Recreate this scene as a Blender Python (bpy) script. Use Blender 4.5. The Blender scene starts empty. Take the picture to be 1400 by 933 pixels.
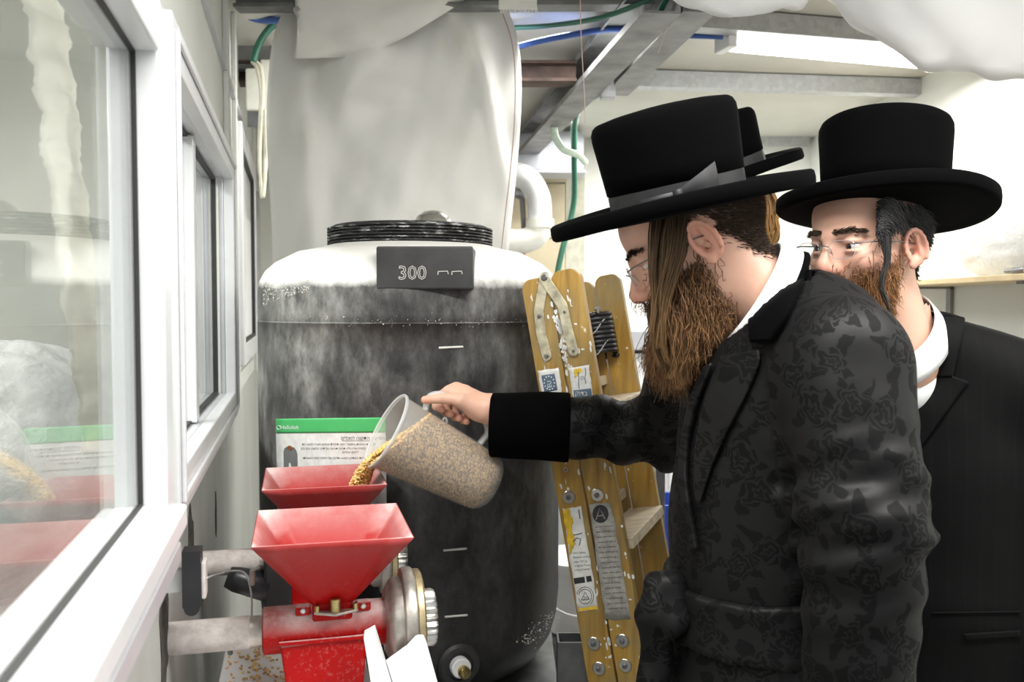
import bpy, bmesh, math, random
import numpy as np
from mathutils import Vector, Matrix, Quaternion
from mathutils.bvhtree import BVHTree

random.seed(7); RNG = np.random.default_rng(7)
scn = bpy.context.scene
COL = scn.collection
R = math.radians

# ------------------------------------------------------------------ camera, world, lights, exposure
F = 1200.0; CX, CY = 700.0, 466.5; ZC = 1.5; TH = math.atan(49.5/F)
cam_d = bpy.data.cameras.new('camera'); cam = bpy.data.objects.new('camera', cam_d); COL.objects.link(cam)
cam_d.sensor_width = 36; cam_d.sensor_fit = 'HORIZONTAL'; cam_d.lens = 36*F/1400
cam_d.clip_start = 0.02; cam_d.clip_end = 60
cam_d.dof.use_dof = True; cam_d.dof.focus_distance = 1.5; cam_d.dof.aperture_fstop = 7.0
cam.location = (0, 0, ZC); cam.rotation_euler = (math.pi/2-TH, 0, 0)
scn.camera = cam

world = bpy.data.worlds.new('World'); scn.world = world; world.use_nodes = True
world.node_tree.nodes['Background'].inputs[0].default_value = (0.96, 0.98, 1.0, 1)
world.node_tree.nodes['Background'].inputs[1].default_value = 0.42

def area(name, loc, size, size_y, power, rot=(0, 0, 0), col=(1, .985, .95)):
    l = bpy.data.lights.new(name, 'AREA'); l.shape = 'RECTANGLE'; l.size = size; l.size_y = size_y
    l.energy = power; l.color = col
    o = bpy.data.objects.new(name, l); COL.objects.link(o); o.location = loc; o.rotation_euler = rot
    return o
# the strip lamp in view, then unseen fill lights added under the ceilings
area('tube_light_visible', (1.06, 3.0, 2.27), 0.7, 0.06, 9)
area('fill_overhead', (0.35, 0.75, 2.33), 1.2, 0.10, 21)  # added fill above the camera, no fitting seen there
area('fill_mid', (-0.05, 2.75, 2.33), 0.9, 0.10, 10)  # added fill light behind the canvas, without a fitting
area('fill_right', (1.15, 0.7, 2.33), 0.10, 1.2, 11)  # unseen fill added on the right side
area('fill_far', (0.75, 4.0, 2.33), 1.2, 0.10, 14)  # extra fill added for the far end, no lamp seen
area('fill_inner_room', (-1.108, .804, 2.25), 0.2, 2.8, 32, (0,0,math.atan(294/F)))  # added light that brightens the room behind the panes
vs = scn.view_settings
vs.view_transform = 'Standard'; vs.look = 'None'; vs.gamma = 1; vs.use_curve_mapping = False
vs.exposure = 0.75

# ------------------------------------------------------------------ helpers
def Wp(px, py, Y):
    "point of the place seen at photograph pixel (px,py), Y metres in front of the lens"
    a = (px-CX)/F; b = (CY-py)/F
    d = Vector((a, math.cos(TH)+b*math.sin(TH), -math.sin(TH)+b*math.cos(TH)))
    return Vector((0, 0, ZC)) + d*(Y/d.y)

def link(o, parent=None):
    COL.objects.link(o)
    if parent is not None: o.parent = parent
    return o

def tag(o, label=None, cat=None, group=None, kind=None):
    if label: o['label'] = label
    if cat: o['category'] = cat
    if group: o['group'] = group
    if kind: o['kind'] = kind
    return o

def thing(name, label, cat, loc=(0, 0, 0), group=None):
    o = bpy.data.objects.new(name, None); COL.objects.link(o); o.location = loc; o.empty_display_size = .05
    return tag(o, label, cat, group)

class MB:
    def __init__(s): s.v = []; s.f = []; s.uv = None
    def add(s, v, f):
        n = len(s.v); s.v += [tuple(p) for p in v]; s.f += [tuple(i+n for i in q) for q in f]; return s
    def box(s, c, d, M=None):
        x, y, z = d[0]/2, d[1]/2, d[2]/2; c = Vector(c)
        V = [Vector(p) for p in ((-x,-y,-z),(x,-y,-z),(x,y,-z),(-x,y,-z),(-x,-y,z),(x,-y,z),(x,y,z),(-x,y,z))]
        V = [(M @ p if M else p)+c for p in V]
        return s.add(V, [(3,2,1,0),(4,5,6,7),(0,1,5,4),(1,2,6,5),(2,3,7,6),(3,0,4,7)])
    def tube(s, pts, r, n=10, caps=True):
        pts = [Vector(p) for p in pts]; m = len(pts)
        rs = r if isinstance(r, (list, tuple)) else [r]*m
        t0 = (pts[1]-pts[0]).normalized()
        a = Vector((0,0,1)) if abs(t0.z) < .9 else Vector((1,0,0))
        nrm = t0.cross(a).normalized(); V = []
        for i, p in enumerate(pts):
            t = (pts[min(i+1,m-1)]-pts[max(i-1,0)]).normalized()
            nrm = (nrm - t*nrm.dot(t)).normalized(); b = t.cross(nrm)
            for k in range(n):
                q = 2*math.pi*k/n; V.append(p + (nrm*math.cos(q)+b*math.sin(q))*rs[i])
        Fc = [(i*n+k, i*n+(k+1)%n, (i+1)*n+(k+1)%n, (i+1)*n+k) for i in range(m-1) for k in range(n)]
        if caps: Fc += [tuple(range(n-1,-1,-1)), tuple((m-1)*n+k for k in range(n))]
        return s.add(V, Fc)
    def lathe(s, prof, n=48, M=None, sx=1, sy=1, cap0=True, cap1=True):
        V = []
        for r, z in prof:
            for k in range(n):
                q = 2*math.pi*k/n; p = Vector((r*math.cos(q)*sx, r*math.sin(q)*sy, z)); V.append(M @ p if M else p)
        m = len(prof)
        Fc = [(i*n+k, i*n+(k+1)%n, (i+1)*n+(k+1)%n, (i+1)*n+k) for i in range(m-1) for k in range(n)]
        if cap0: Fc.append(tuple(range(n-1,-1,-1)))
        if cap1: Fc.append(tuple((m-1)*n+k for k in range(n)))
        return s.add(V, Fc)
    def loft(s, rings, closed=True, caps=False):
        n = len(rings[0]); m = len(rings); V = [p for r in rings for p in r]; e = n if closed else n-1
        Fc = [(i*n+k, i*n+(k+1)%n, (i+1)*n+(k+1)%n, (i+1)*n+k) for i in range(m-1) for k in range(e)]
        if caps: Fc += [tuple(range(n-1,-1,-1)), tuple((m-1)*n+k for k in range(n))]
        return s.add(V, Fc)
    def prism(s, poly, t, M):
        "polygon (x,y) list extruded from z=0 to z=t and placed by M"
        n = len(poly); V = [M @ Vector((x,y,0)) for x,y in poly]+[M @ Vector((x,y,t)) for x,y in poly]
        return s.add(V, [tuple(range(n-1,-1,-1)), tuple(range(n,2*n))]+[(k,(k+1)%n,n+(k+1)%n,n+k) for k in range(n)])
    def build(s, name, mat, parent=None, smooth=False, bevel=0, seg=2, solid=0, sub=0, autos=None):
        me = bpy.data.meshes.new(name); me.from_pydata(s.v, [], s.f); me.update()
        bm = bmesh.new(); bm.from_mesh(me); bmesh.ops.recalc_face_normals(bm, faces=bm.faces); bm.to_mesh(me); bm.free()
        if mat: me.materials.append(mat)
        o = bpy.data.objects.new(name, me); link(o, parent)
        if smooth: me.polygons.foreach_set('use_smooth', [True]*len(me.polygons))
        if smooth and autos: me.set_sharp_from_angle(angle=R(autos))
        if solid:
            m = o.modifiers.new('thick', 'SOLIDIFY'); m.thickness = solid; m.offset = 0
        if bevel:
            m = o.modifiers.new('bevel', 'BEVEL'); m.width = bevel; m.segments = seg; m.limit_method = 'ANGLE'; m.angle_limit = R(35)
        if sub:
            m = o.modifiers.new('sub', 'SUBSURF'); m.levels = sub; m.render_levels = sub
        return o

def np_mesh(name, V, Q, mat, parent=None, smooth=True, cols=None, pat=None):
    "mesh from numpy arrays; Q is (n,3) or (n,4)"
    me = bpy.data.meshes.new(name); V = np.asarray(V, np.float32); Q = np.asarray(Q, np.int32); k = Q.shape[1]
    me.vertices.add(len(V)); me.vertices.foreach_set('co', V.ravel())
    me.loops.add(Q.size); me.loops.foreach_set('vertex_index', Q.ravel())
    me.polygons.add(len(Q)); me.polygons.foreach_set('loop_start', np.arange(0, Q.size, k, dtype=np.int32))
    me.update(calc_edges=True); me.validate()
    if smooth: me.polygons.foreach_set('use_smooth', np.ones(len(me.polygons), bool))
    if cols is not None:
        a = me.color_attributes.new('tint', 'FLOAT_COLOR', 'POINT'); c = np.ones((len(V),4), np.float32); c[:,:3] = cols
        a.data.foreach_set('color', c.ravel())
    if pat is not None:
        a = me.attributes.new('pat', 'FLOAT_VECTOR', 'POINT'); a.data.foreach_set('vector', np.asarray(pat, np.float32).ravel())
    if mat: me.materials.append(mat)
    o = bpy.data.objects.new(name, me); link(o, parent); return o

def frame(o, x, y, z=None):
    "matrix with origin o and (unit) axes x, y"
    x = Vector(x).normalized(); y = Vector(y); y = (y-x*y.dot(x)).normalized(); z = x.cross(y)
    M = Matrix((x, y, z)).transposed().to_4x4(); M.translation = Vector(o); return M

def curve_pts(pts, n=24):
    "Catmull-Rom through control points"
    P = [Vector(p) for p in pts]; P = [P[0]*2-P[1]]+P+[P[-1]*2-P[-2]]; out = []
    segs = len(P)-3
    for i in range(segs):
        for k in range(n):
            t = k/n; a, b, c, d = P[i:i+4]
            out.append(.5*((2*b)+(c-a)*t+(2*a-5*b+4*c-d)*t*t+(3*b-a-3*c+d)*t**3))
    out.append(P[-2]); return out

# ------------------------------------------------------------------ materials
MATS = {}
class NT:
    def __init__(s, name):
        s.m = bpy.data.materials.new(name); s.m.use_nodes = True; s.t = s.m.node_tree; s.n = s.t.nodes; s.b = s.n['Principled BSDF']
        s.out = s.n['Material Output']; MATS[name] = s.m
    def node(s, typ, **kw):
        n = s.n.new(typ)
        for k, v in kw.items():
            if k.startswith('i_'):
                key = k[2:]; key = int(key) if key.isdigit() else key.replace('_', ' ')
                s.set(n.inputs[key], v)
            else: setattr(n, k, v)
        return n
    def set(s, inp, v):
        if isinstance(v, bpy.types.NodeSocket): s.t.links.new(v, inp)
        elif isinstance(v, bpy.types.Node): s.t.links.new(v.outputs[0], inp)
        else:
            if isinstance(v, tuple) and len(v) == 3 and inp.type == 'RGBA': v = (*v, 1)
            inp.default_value = v
    def P(s, **kw):
        for k, v in kw.items(): s.set(s.b.inputs[k.replace('_', ' ')], v)
        return s
    def coord(s, scale=(1,1,1), which='Object', loc=(0,0,0), rot=(0,0,0)):
        c = s.node('ShaderNodeTexCoord'); m = s.node('ShaderNodeMapping'); s.t.links.new(c.outputs[which], m.inputs[0])
        m.inputs['Scale'].default_value = scale; m.inputs['Location'].default_value = loc; m.inputs['Rotation'].default_value = rot
        return m.outputs[0]
    def noise(s, scale, detail=4, rough=.55, vec=None, dist=0):
        n = s.node('ShaderNodeTexNoise'); n.inputs['Scale'].default_value = scale; n.inputs['Detail'].default_value = detail
        n.inputs['Roughness'].default_value = rough; n.inputs['Distortion'].default_value = dist
        s.t.links.new(vec if vec else s.coord(), n.inputs['Vector']); return n.outputs[0]
    def ramp(s, fac, stops, interp='LINEAR'):
        r = s.node('ShaderNodeValToRGB'); s.set(r.inputs[0], fac); e = r.color_ramp.elements; r.color_ramp.interpolation = interp
        while len(e) > 2: e.remove(e[-1])
        for i, (p, c) in enumerate(stops):
            el = e[i] if i < 2 else e.new(p)
            el.position = p; el.color = (*c, 1) if not isinstance(c, (int, float)) else (c, c, c, 1)
        return r.outputs[0]
    def mix(s, fac, a, b, mode='MIX'):
        n = s.node('ShaderNodeMix', data_type='RGBA', blend_type=mode); s.set(n.inputs[0], fac); s.set(n.inputs[6], a); s.set(n.inputs[7], b)
        return n.outputs[2]
    def math(s, op, a, b=0.0, c=0.0, clamp=False):
        n = s.node('ShaderNodeMath', operation=op, use_clamp=clamp); s.set(n.inputs[0], a); s.set(n.inputs[1], b); s.set(n.inputs[2], c); return n.outputs[0]
    def bump(s, h, strength=.3, dist=.01):
        n = s.node('ShaderNodeBump'); n.inputs['Strength'].default_value = strength; n.inputs['Distance'].default_value = dist
        s.set(n.inputs['Height'], h); s.set(s.b.inputs['Normal'], n.outputs[0]); return s

def simple(name, col, rough=.5, metal=0., var=.12, scale=30, bump=0., spec=.5, coat=0.):
    n = NT(name); f = n.noise(scale, 5)
    d = tuple(max(0, c*(1-var)) for c in col); l = tuple(min(1, c*(1+var)) for c in col)
    n.P(Base_Color=n.ramp(f, [(.3, d), (.7, l)]), Roughness=rough, Metallic=metal, Specular_IOR_Level=spec, Coat_Weight=coat)
    if bump: n.bump(n.noise(scale*3, 4), bump, .002)
    return n.m

M_wall = simple('painted_panel', (.60,.61,.575), .55, var=.05, scale=3, bump=.08)
n = NT('dirty_sheet_metal'); c = n.coord((1,1,.35)); f = n.noise(5, 6, .6, c); g = n.noise(40, 4, .6)
n.P(Base_Color=n.mix(n.math('MULTIPLY', n.ramp(f, [(.45,0.),(.7,1.)]), .45), (.44,.45,.425), (.27,.27,.25)), Roughness=.45); n.bump(g, .06, .002); M_sheet = n.m
M_ceil = simple('ceiling_panel', (.56,.55,.50), .6, var=.06, scale=4)
M_white = simple('white_wall', (.80,.81,.76), .6, var=.03, scale=2)
M_floor = simple('concrete_floor', (.42,.41,.39), .7, var=.2, scale=8)
M_alu = simple('white_aluminium', (.62,.63,.645), .3, var=.04, scale=12)
M_alu2 = simple('grey_aluminium', (.58,.59,.62), .32, metal=.3, var=.08, scale=12)
M_gasket = simple('rubber_gasket', (.02,.02,.02), .6)
n = NT('galvanised_steel'); v = n.node('ShaderNodeTexVoronoi'); v.inputs['Scale'].default_value = 60; n.t.links.new(n.coord(), v.inputs[0])
n.P(Base_Color=n.mix(n.math('MULTIPLY', v.outputs['Color'], .5), (.40,.41,.42), (.62,.63,.64)), Metallic=.55, Roughness=.5); M_galv = n.m
M_steel = simple('weathered_steel', (.24,.24,.24), .55, metal=.45, var=.35, scale=9, bump=.1)
M_rust = simple('rusty_steel', (.085,.055,.042), .75, metal=.2, var=.5, scale=14, bump=.2)
M_darkmetal = simple('dark_steel_tube', (.16,.165,.17), .4, metal=.6, var=.3, scale=15)
M_black = simple('black_plastic', (.018,.018,.02), .35, var=.2)
M_chrome = simple('zinc_plated', (.62,.61,.58), .28, metal=.95, var=.25, scale=60)
M_brass = simple('brass', (.50,.40,.18), .3, metal=.95, var=.3, scale=80)
M_iron = simple('cast_iron', (.46,.43,.39), .42, metal=.75, var=.35, scale=35, bump=.15)
M_bronze = simple('worn_bronze', (.42,.34,.2), .45, metal=.7, var=.5, scale=30)
M_pvc = simple('grey_pvc', (.70,.71,.72), .4, var=.05)
M_pvcw = simple('white_pvc', (.82,.81,.74), .4, var=.06)
M_duct = simple('grey_duct', (.50,.51,.56), .4, metal=.2, var=.08)
M_paperw = simple('white_plastic', (.86,.87,.88), .45, var=.03)
M_green = simple('green_hose', (.03,.14,.09), .4); M_pale = simple('pale_green_hose', (.55,.66,.55), .4)
M_blue = simple('blue_hose', (.04,.10,.36), .4); M_cream = simple('cream_cable', (.62,.61,.50), .5)
M_grey = simple('grey_cable', (.42,.42,.42), .5); M_pink = simple('pink_string', (.65,.45,.42), .8)
M_red = simple('red_plastic', (.5,.02,.02), .4); M_orange = simple('orange_plastic', (.8,.16,.03), .4)
M_bluep = simple('blue_plastic', (.02,.06,.4), .4)
M_shelf = simple('shelf_wood', (.66,.52,.30), .6, var=.12, scale=20)
M_ink = simple('printed_ink', (.03,.03,.035), .6); M_greenprint = simple('green_print', (.07,.46,.14), .5, var=.06)
M_sticker = simple('sticker_paper', (.78,.78,.76), .5, var=.12, scale=60); M_greystick = simple('worn_grey_sticker', (.36,.35,.32), .4, var=.3, scale=70)
M_eu = simple('blue_grey_print', (.10,.15,.22), .5); M_yel = simple('yellow_paint', (.80,.52,.03), .5, var=.2, scale=90)
M_tile = simple('beige_tile', (.60,.52,.36), .6, var=.10, scale=7); M_plaster = simple('rough_plaster', (.52,.51,.42), .8, var=.25, scale=12, bump=.3)
M_hole = simple('torn_hole_shade_paint', (.05,.045,.04), .9, var=.6, scale=60)  # dark tone painted for the shade inside the wall holes

# red enamel dusted with flour
n = NT('dusted_red_enamel'); g = n.node('ShaderNodeNewGeometry'); sx = n.node('ShaderNodeSeparateXYZ'); n.t.links.new(g.outputs['Normal'], sx.inputs[0])
up = n.ramp(sx.outputs['Z'], [(.0, 0.), (.75, 1.)]); f1 = n.noise(14, 6, .65); f2 = n.noise(160, 3, .6)
dust = n.math('MULTIPLY', up, n.ramp(f1, [(.32, .15), (.66, 1.)])); dust = n.math('ADD', dust, n.math('MULTIPLY', n.ramp(f2, [(.56,0.),(.72,1.)]), .10), clamp=True)
n.P(Base_Color=n.mix(n.math('MULTIPLY', dust, .80), (.36,.004,.0035), (.82,.74,.72)), Roughness=n.mix(dust, (.30,.30,.30), (.8,.8,.8)), Specular_IOR_Level=.12); M_redm = n.m
n = NT('dusted_red_hopper'); f1 = n.noise(9, 6, .7); f2 = n.noise(120, 3, .6); at = n.node('ShaderNodeAttribute', attribute_name='tint')
edge = n.math('MULTIPLY', at.outputs['Fac'], n.ramp(f1, [(.30,.35),(.62,1.15)])); dust = n.math('ADD', edge, n.math('MULTIPLY', n.ramp(f2, [(.58,0.),(.75,1.)]), .04), clamp=True)
n.P(Base_Color=n.mix(n.math('MULTIPLY', dust, .85), (.36,.004,.0035), (.86,.80,.78)), Roughness=n.mix(dust, (.30,.30,.30), (.8,.8,.8)), Specular_IOR_Level=.12); M_hop = n.m
# flour-dusted pipe
n = NT('dusted_pipe'); f = n.noise(45, 6, .7); n.P(Base_Color=n.ramp(f, [(.3,(.40,.36,.34)),(.65,(.66,.61,.58))]), Roughness=.75); M_pipe = n.m
# ladder wood
n = NT('varnished_pine'); c = n.coord((9,9,.8)); f = n.noise(6, 5, .6, c, .4); p = n.noise(38, 5, .7); p2 = n.noise(7, 3, .5)
wood = n.ramp(f, [(.3,(.24,.125,.018)),(.55,(.42,.245,.045)),(.75,(.52,.34,.085))])
dirt = n.mix(n.ramp(p2, [(.38,0.),(.66,.75)]), wood, (.23,.18,.085))
n.P(Base_Color=n.mix(n.ramp(p, [(.66,0.),(.70,1.)]), dirt, (.74,.72,.62)), Roughness=.42, Coat_Weight=.15); M_wood = n.m
n = NT('raw_step_wood'); c = n.coord((2,14,14)); f = n.noise(5, 4, .6, c); n.P(Base_Color=n.ramp(f, [(.3,(.42,.34,.22)),(.7,(.66,.58,.45))]), Roughness=.7); M_step = n.m
# canvas
n = NT('off_white_canvas'); f = n.noise(3.2, 5, .6); w1 = n.noise(420, 2, .5); st = n.noise(7, 3, .6)
n.P(Base_Color=n.mix(n.ramp(f, [(.5,0.),(.78,.55)]), (.90,.895,.87), (.74,.71,.58)), Roughness=.85, Sheen_Weight=.15); n.bump(w1, .12, .001); M_canvas = n.m
n = NT('thin_curtain'); n.P(Base_Color=(.86,.85,.80), Roughness=.8); tl = n.node('ShaderNodeBsdfTranslucent'); tl.inputs[0].default_value = (.9,.89,.84,1); ms = n.node('ShaderNodeMixShader'); ms.inputs[0].default_value = .55
n.t.links.new(n.b.outputs[0], ms.inputs[1]); n.t.links.new(tl.outputs[0], ms.inputs[2]); n.t.links.new(ms.outputs[0], n.out.inputs[0]); M_curtain = n.m
n = NT('white_sheet_fabric'); n.P(Base_Color=(.84,.84,.85), Roughness=.9); n.bump(n.noise(60, 4), .1, .003); M_fabric = n.m
# tank polyethylene with flour on it
n = NT('dusty_black_polyethylene'); g = n.node('ShaderNodeNewGeometry'); sx = n.node('ShaderNodeSeparateXYZ'); n.t.links.new(g.outputs['Normal'], sx.inputs[0])
tc = n.node('ShaderNodeTexCoord'); sp = n.node('ShaderNodeSeparateXYZ'); n.t.links.new(tc.outputs['Object'], sp.inputs[0])
cl = n.noise(5, 7, .68, n.coord((1,1,.6))); fi = n.noise(38, 5, .7, n.coord((1,1,.45))); sp2 = n.noise(230, 3, .7); big = n.noise(2.3, 3, .5, n.coord((1.6,1,1)))
up = n.math('MULTIPLY_ADD', n.noise(16, 5, .7), .34, n.math('SUBTRACT', sx.outputs['Z'], .17))
pow1 = n.ramp(up, [(.13,0.),(.36,1.)])
hi = n.node('ShaderNodeMapRange'); n.set(hi.inputs[0], sp.outputs['Z']); hi.inputs[1].default_value = .25; hi.inputs[2].default_value = .70
side = n.math('MULTIPLY', n.ramp(cl, [(.36,.10),(.66,1.)]), n.math('MULTIPLY_ADD', hi.outputs[0], .85, .07))
side = n.math('MULTIPLY', side, n.ramp(fi, [(.32,.25),(.68,1.)])); side = n.math('MULTIPLY', side, n.ramp(big, [(.38,.25),(.6,1.3)]))
side = n.math('ADD', side, n.math('MULTIPLY', n.ramp(sp2, [(.60,0.),(.76,1.)]), .10))
tot = n.math('ADD', n.math('MULTIPLY', side, .60), n.math('MULTIPLY', pow1, .95), clamp=True)
n.P(Base_Color=n.mix(tot, (.014,.014,.0145), (.83,.82,.79)), Roughness=n.mix(tot, (.42,.42,.42), (.85,.85,.85)), Specular_IOR_Level=.28); n.bump(n.noise(22, 5, .6), .16, .004); M_tank = n.m
n = NT('dusty_black_rings'); f = n.noise(26, 6, .75, n.coord((1,1,3))); n.P(Base_Color=n.mix(n.ramp(f, [(.54,0.),(.66,.85)]), (.015,.015,.015), (.80,.79,.76)), Roughness=.6); M_ring = n.m
M_plate = simple('moulded_black_plate', (.030,.030,.031), .5, var=.35, scale=14)
M_emb = simple('dusted_embossing', (.62,.61,.58), .8, var=.15)
M_powder = simple('flour', (.84,.82,.78), .9, var=.05)
# frosted jug
n = NT('frosted_polypropylene'); tr = n.node('ShaderNodeBsdfTransparent'); tr.inputs[0].default_value = (.97,.97,.96,1)
n.P(Base_Color=(.93,.94,.95), Roughness=.32, Specular_IOR_Level=.5); tl = n.node('ShaderNodeBsdfTranslucent'); tl.inputs[0].default_value = (.93,.94,.95,1)
m1 = n.node('ShaderNodeMixShader'); m1.inputs[0].default_value = .35; n.t.links.new(n.b.outputs[0], m1.inputs[1]); n.t.links.new(tl.outputs[0], m1.inputs[2])
m2 = n.node('ShaderNodeMixShader'); m2.inputs[0].default_value = .80; n.t.links.new(m1.outputs[0], m2.inputs[1]); n.t.links.new(tr.outputs[0], m2.inputs[2]); n.t.links.new(m2.outputs[0], n.out.inputs[0]); M_jug = n.m
n = NT('frosted_polypropylene_thick'); tr = n.node('ShaderNodeBsdfTransparent'); n.P(Base_Color=(.78,.80,.81), Roughness=.3)
m2 = n.node('ShaderNodeMixShader'); m2.inputs[0].default_value = .5; n.t.links.new(n.b.outputs[0], m2.inputs[1]); n.t.links.new(tr.outputs[0], m2.inputs[2]); n.t.links.new(m2.outputs[0], n.out.inputs[0]); M_jugt = n.m
# grain
n = NT('wheat_grain'); oi = n.node('ShaderNodeAttribute', attribute_name='tint'); n.P(Base_Color=oi.outputs['Color'], Roughness=.5); M_grain = n.m
n = NT('packed_wheat'); v = n.node('ShaderNodeTexVoronoi'); v.inputs['Scale'].default_value = 270; n.t.links.new(n.coord((1,1.2,.62), rot=(.5,.4,.6)), v.inputs[0])
cc = n.ramp(v.outputs['Distance'], [(.0,(.70,.47,.21)),(.42,(.56,.36,.15)),(.75,(.20,.13,.065))]); r2 = n.ramp(v.outputs['Color'], [(.2,(.62,.55,.5)),(.8,(1.25,1.2,1.1))])
n.P(Base_Color=n.mix(1.0, cc, r2, 'MULTIPLY'), Roughness=.6); n.bump(n.math('SUBTRACT', 1.0, v.outputs['Distance']), .6, .003); M_packed = n.m
# glass panes
def glass(name, tint, k, f0=.04):
    n = NT(name); gl = n.node('ShaderNodeBsdfGlossy'); gl.inputs['Roughness'].default_value = .02; tr = n.node('ShaderNodeBsdfTransparent'); tr.inputs[0].default_value = (*tint, 1)
    lw = n.node('ShaderNodeLayerWeight'); lw.inputs['Blend'].default_value = .5; f = n.math('MULTIPLY_ADD', n.math('POWER', lw.outputs['Facing'], 5.0), .96*k, f0)   # Schlick, same on both faces
    ms = n.node('ShaderNodeMixShader'); n.set(ms.inputs[0], f); n.t.links.new(tr.outputs[0], ms.inputs[1]); n.t.links.new(gl.outputs[0], ms.inputs[2]); n.t.links.new(ms.outputs[0], n.out.inputs[0]); return n.m
M_glass = glass('window_glass', (.94,.955,.95), 1.0); M_lens = glass('clear_lens', (.95,.96,.97), .6, .012)
n = NT('clear_plastic_film'); tr = n.node('ShaderNodeBsdfTransparent'); n.P(Base_Color=(.72,.73,.72), Roughness=.22); n.bump(n.noise(26, 6, .7), .7, .02)
ms = n.node('ShaderNodeMixShader'); ms.inputs[0].default_value = .35; n.t.links.new(n.b.outputs[0], ms.inputs[1]); n.t.links.new(tr.outputs[0], ms.inputs[2]); n.t.links.new(ms.outputs[0], n.out.inputs[0]); M_film = n.m
n = NT('lit_tube'); e = n.node('ShaderNodeEmission'); e.inputs[0].default_value = (1,.99,.96,1); e.inputs[1].default_value = 7; n.t.links.new(e.outputs[0], n.out.inputs[0]); M_tube = n.m
# ------------------------------------------------------------------ the setting
AL = math.atan(294/F); DV = Vector((-math.sin(AL), math.cos(AL), 0)); NV = Vector((math.cos(AL), math.sin(AL), 0)); WO = Vector((-.19, 0, 0))
def WL(s, n, z): return WO + DV*s + NV*n + Vector((0,0,z))
WM = Matrix((DV, NV, Vector((0,0,1)))).transposed()
def hit(px, py, n):
    "where the line of sight through a pixel meets the plane n metres proud of the left wall -> (s, z)"
    p1 = Wp(px, py, 1.0); C = Vector((0,0,ZC)); d = p1-C
    t = (n - (C-WO).dot(NV))/d.dot(NV); p = C+d*t
    return (p-WO).dot(DV), p.z
def at_z(px, py, z):
    C = Vector((0,0,ZC)); d = Wp(px,py,1.0)-C; return C+d*((z-ZC)/d.z)
def wbox(mb, s0, s1, n0, n1, z0, z1):
    return mb.box(WL((s0+s1)/2, (n0+n1)/2, (z0+z1)/2), (s1-s0, n1-n0, z1-z0), WM)
CEIL = 2.38; BACK = 4.7; RIGHT = 1.586
def struct(o): o['kind'] = 'structure'; return o

struct(MB().box((.2,2.1,-.02), (4.6,6.0,.04)).build('floor', M_floor)); 
struct(MB().box((.15,2.15,CEIL+.03), (4.6,5.9,.06)).build('ceiling', M_ceil))
struct(MB().box((RIGHT+.04,2.6,1.2), (.08,4.8,2.4)).build('wall_right', M_white))
wb = struct(MB().box((.1,BACK+.05,1.2), (4.2,.1,2.4)).build('wall_back', M_white))
# masonry strip at the far end of the passage: each block with recessed joints
for i, (xa, xb) in enumerate(((-1.2,-.62),(-.62,-.05),(-.05,.285))):
    for j in range(3):
        z0 = 1.56+.292*j
        MB().box(((xa+xb)/2, BACK-.012, z0+.146), (xb-xa-.008, .03, .284)).build('block', M_tile, wb, bevel=.004)
MB().box((.335, BACK-.01, 1.9), (.10, .022, .95)).build('plaster_strip', M_plaster, wb)

# left wall with its openings
G1, F1, F2 = .0243, .0505, .036     # glass plane and frame fronts, proud of the wall
w1 = (-.55, .925, 1.29, 1.775); w2 = (1.20, 2.23, 1.27, 1.83); w3 = (2.98, 3.85, 1.36, 2.04)
wl = MB()
wbox(wl, -.7, 4.85, -.014, 0, 1.84, 2.40); wbox(wl, -.7, 4.85, -.014, 0, 1.215, 1.272)
wbox(wl, .925, 1.20, -.014, 0, 1.272, 1.84); wbox(wl, 2.23, 2.98, -.014, 0, 1.272, 1.84); wbox(wl, 3.85, 4.85, -.014, 0, 1.272, 1.84)
wallL = struct(wl.build('wall_left', M_wall))
lo = MB(); wbox(lo, -.7, 4.85, -.014, .001, 0, 1.215); low = lo.build('lower_sheet', M_sheet, wallL)
for i in range(20):
    s = 1.02+i*.18
    MB().prism([(-.040,0),(.040,0),(.024,.026),(-.024,.026)], 1.215, frame(WL(s,.001,0), DV, NV)).build('rib', M_sheet, wallL, bevel=.003)
tb = MB(); wbox(tb, -.7, 4.85, 0, .012, 2.12, 2.135); tb.build('panel_joint', M_alu2, wallL)
for s in (2.42, 2.75, 4.0):
    jb = MB(); wbox(jb, s, s+.035, 0, .014, 1.2, 2.38); jb.build('panel_joint', M_wall, wallL, bevel=.003)

def ring(mb, s0, s1, z0, z1, w, n0, n1, wb_=None):
    wb_ = wb_ or w
    wbox(mb, s0, s0+w, n0, n1, z0, z1); wbox(mb, s1-w, s1, n0, n1, z0, z1)
    wbox(mb, s0+w, s1-w, n0, n1, z1-w, z1); wbox(mb, s0+w, s1-w, n0, n1, z0, z0+wb_)
# window 1: pane beside the photographer
W1 = struct(bpy.data.objects.new('window_1', None)); COL.objects.link(W1)
m = MB(); ring(m, -.55, .985, 1.235, 1.815, .055, -.014, F1); m.build('frame', M_alu, W1, bevel=.004)
m = MB(); wbox(m, -.55, .995, -.02, F1+.012, 1.250, 1.277); m.build('sill', M_alu, W1, bevel=.004)
m = MB(); wbox(m, -.55, .985, F1, F1+.006, 1.213, 1.236); m.build('lower_rail', M_alu2, W1, bevel=.002)
m = MB(); ring(m, -.495, .930, 1.290, 1.760, .0025, G1-.004, G1+.0025); m.build('gasket', M_gasket, W1)
m = MB(); wbox(m, -.495, .930, G1-.005, G1, 1.288, 1.762); m.build('pane', M_glass, W1)
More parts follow.
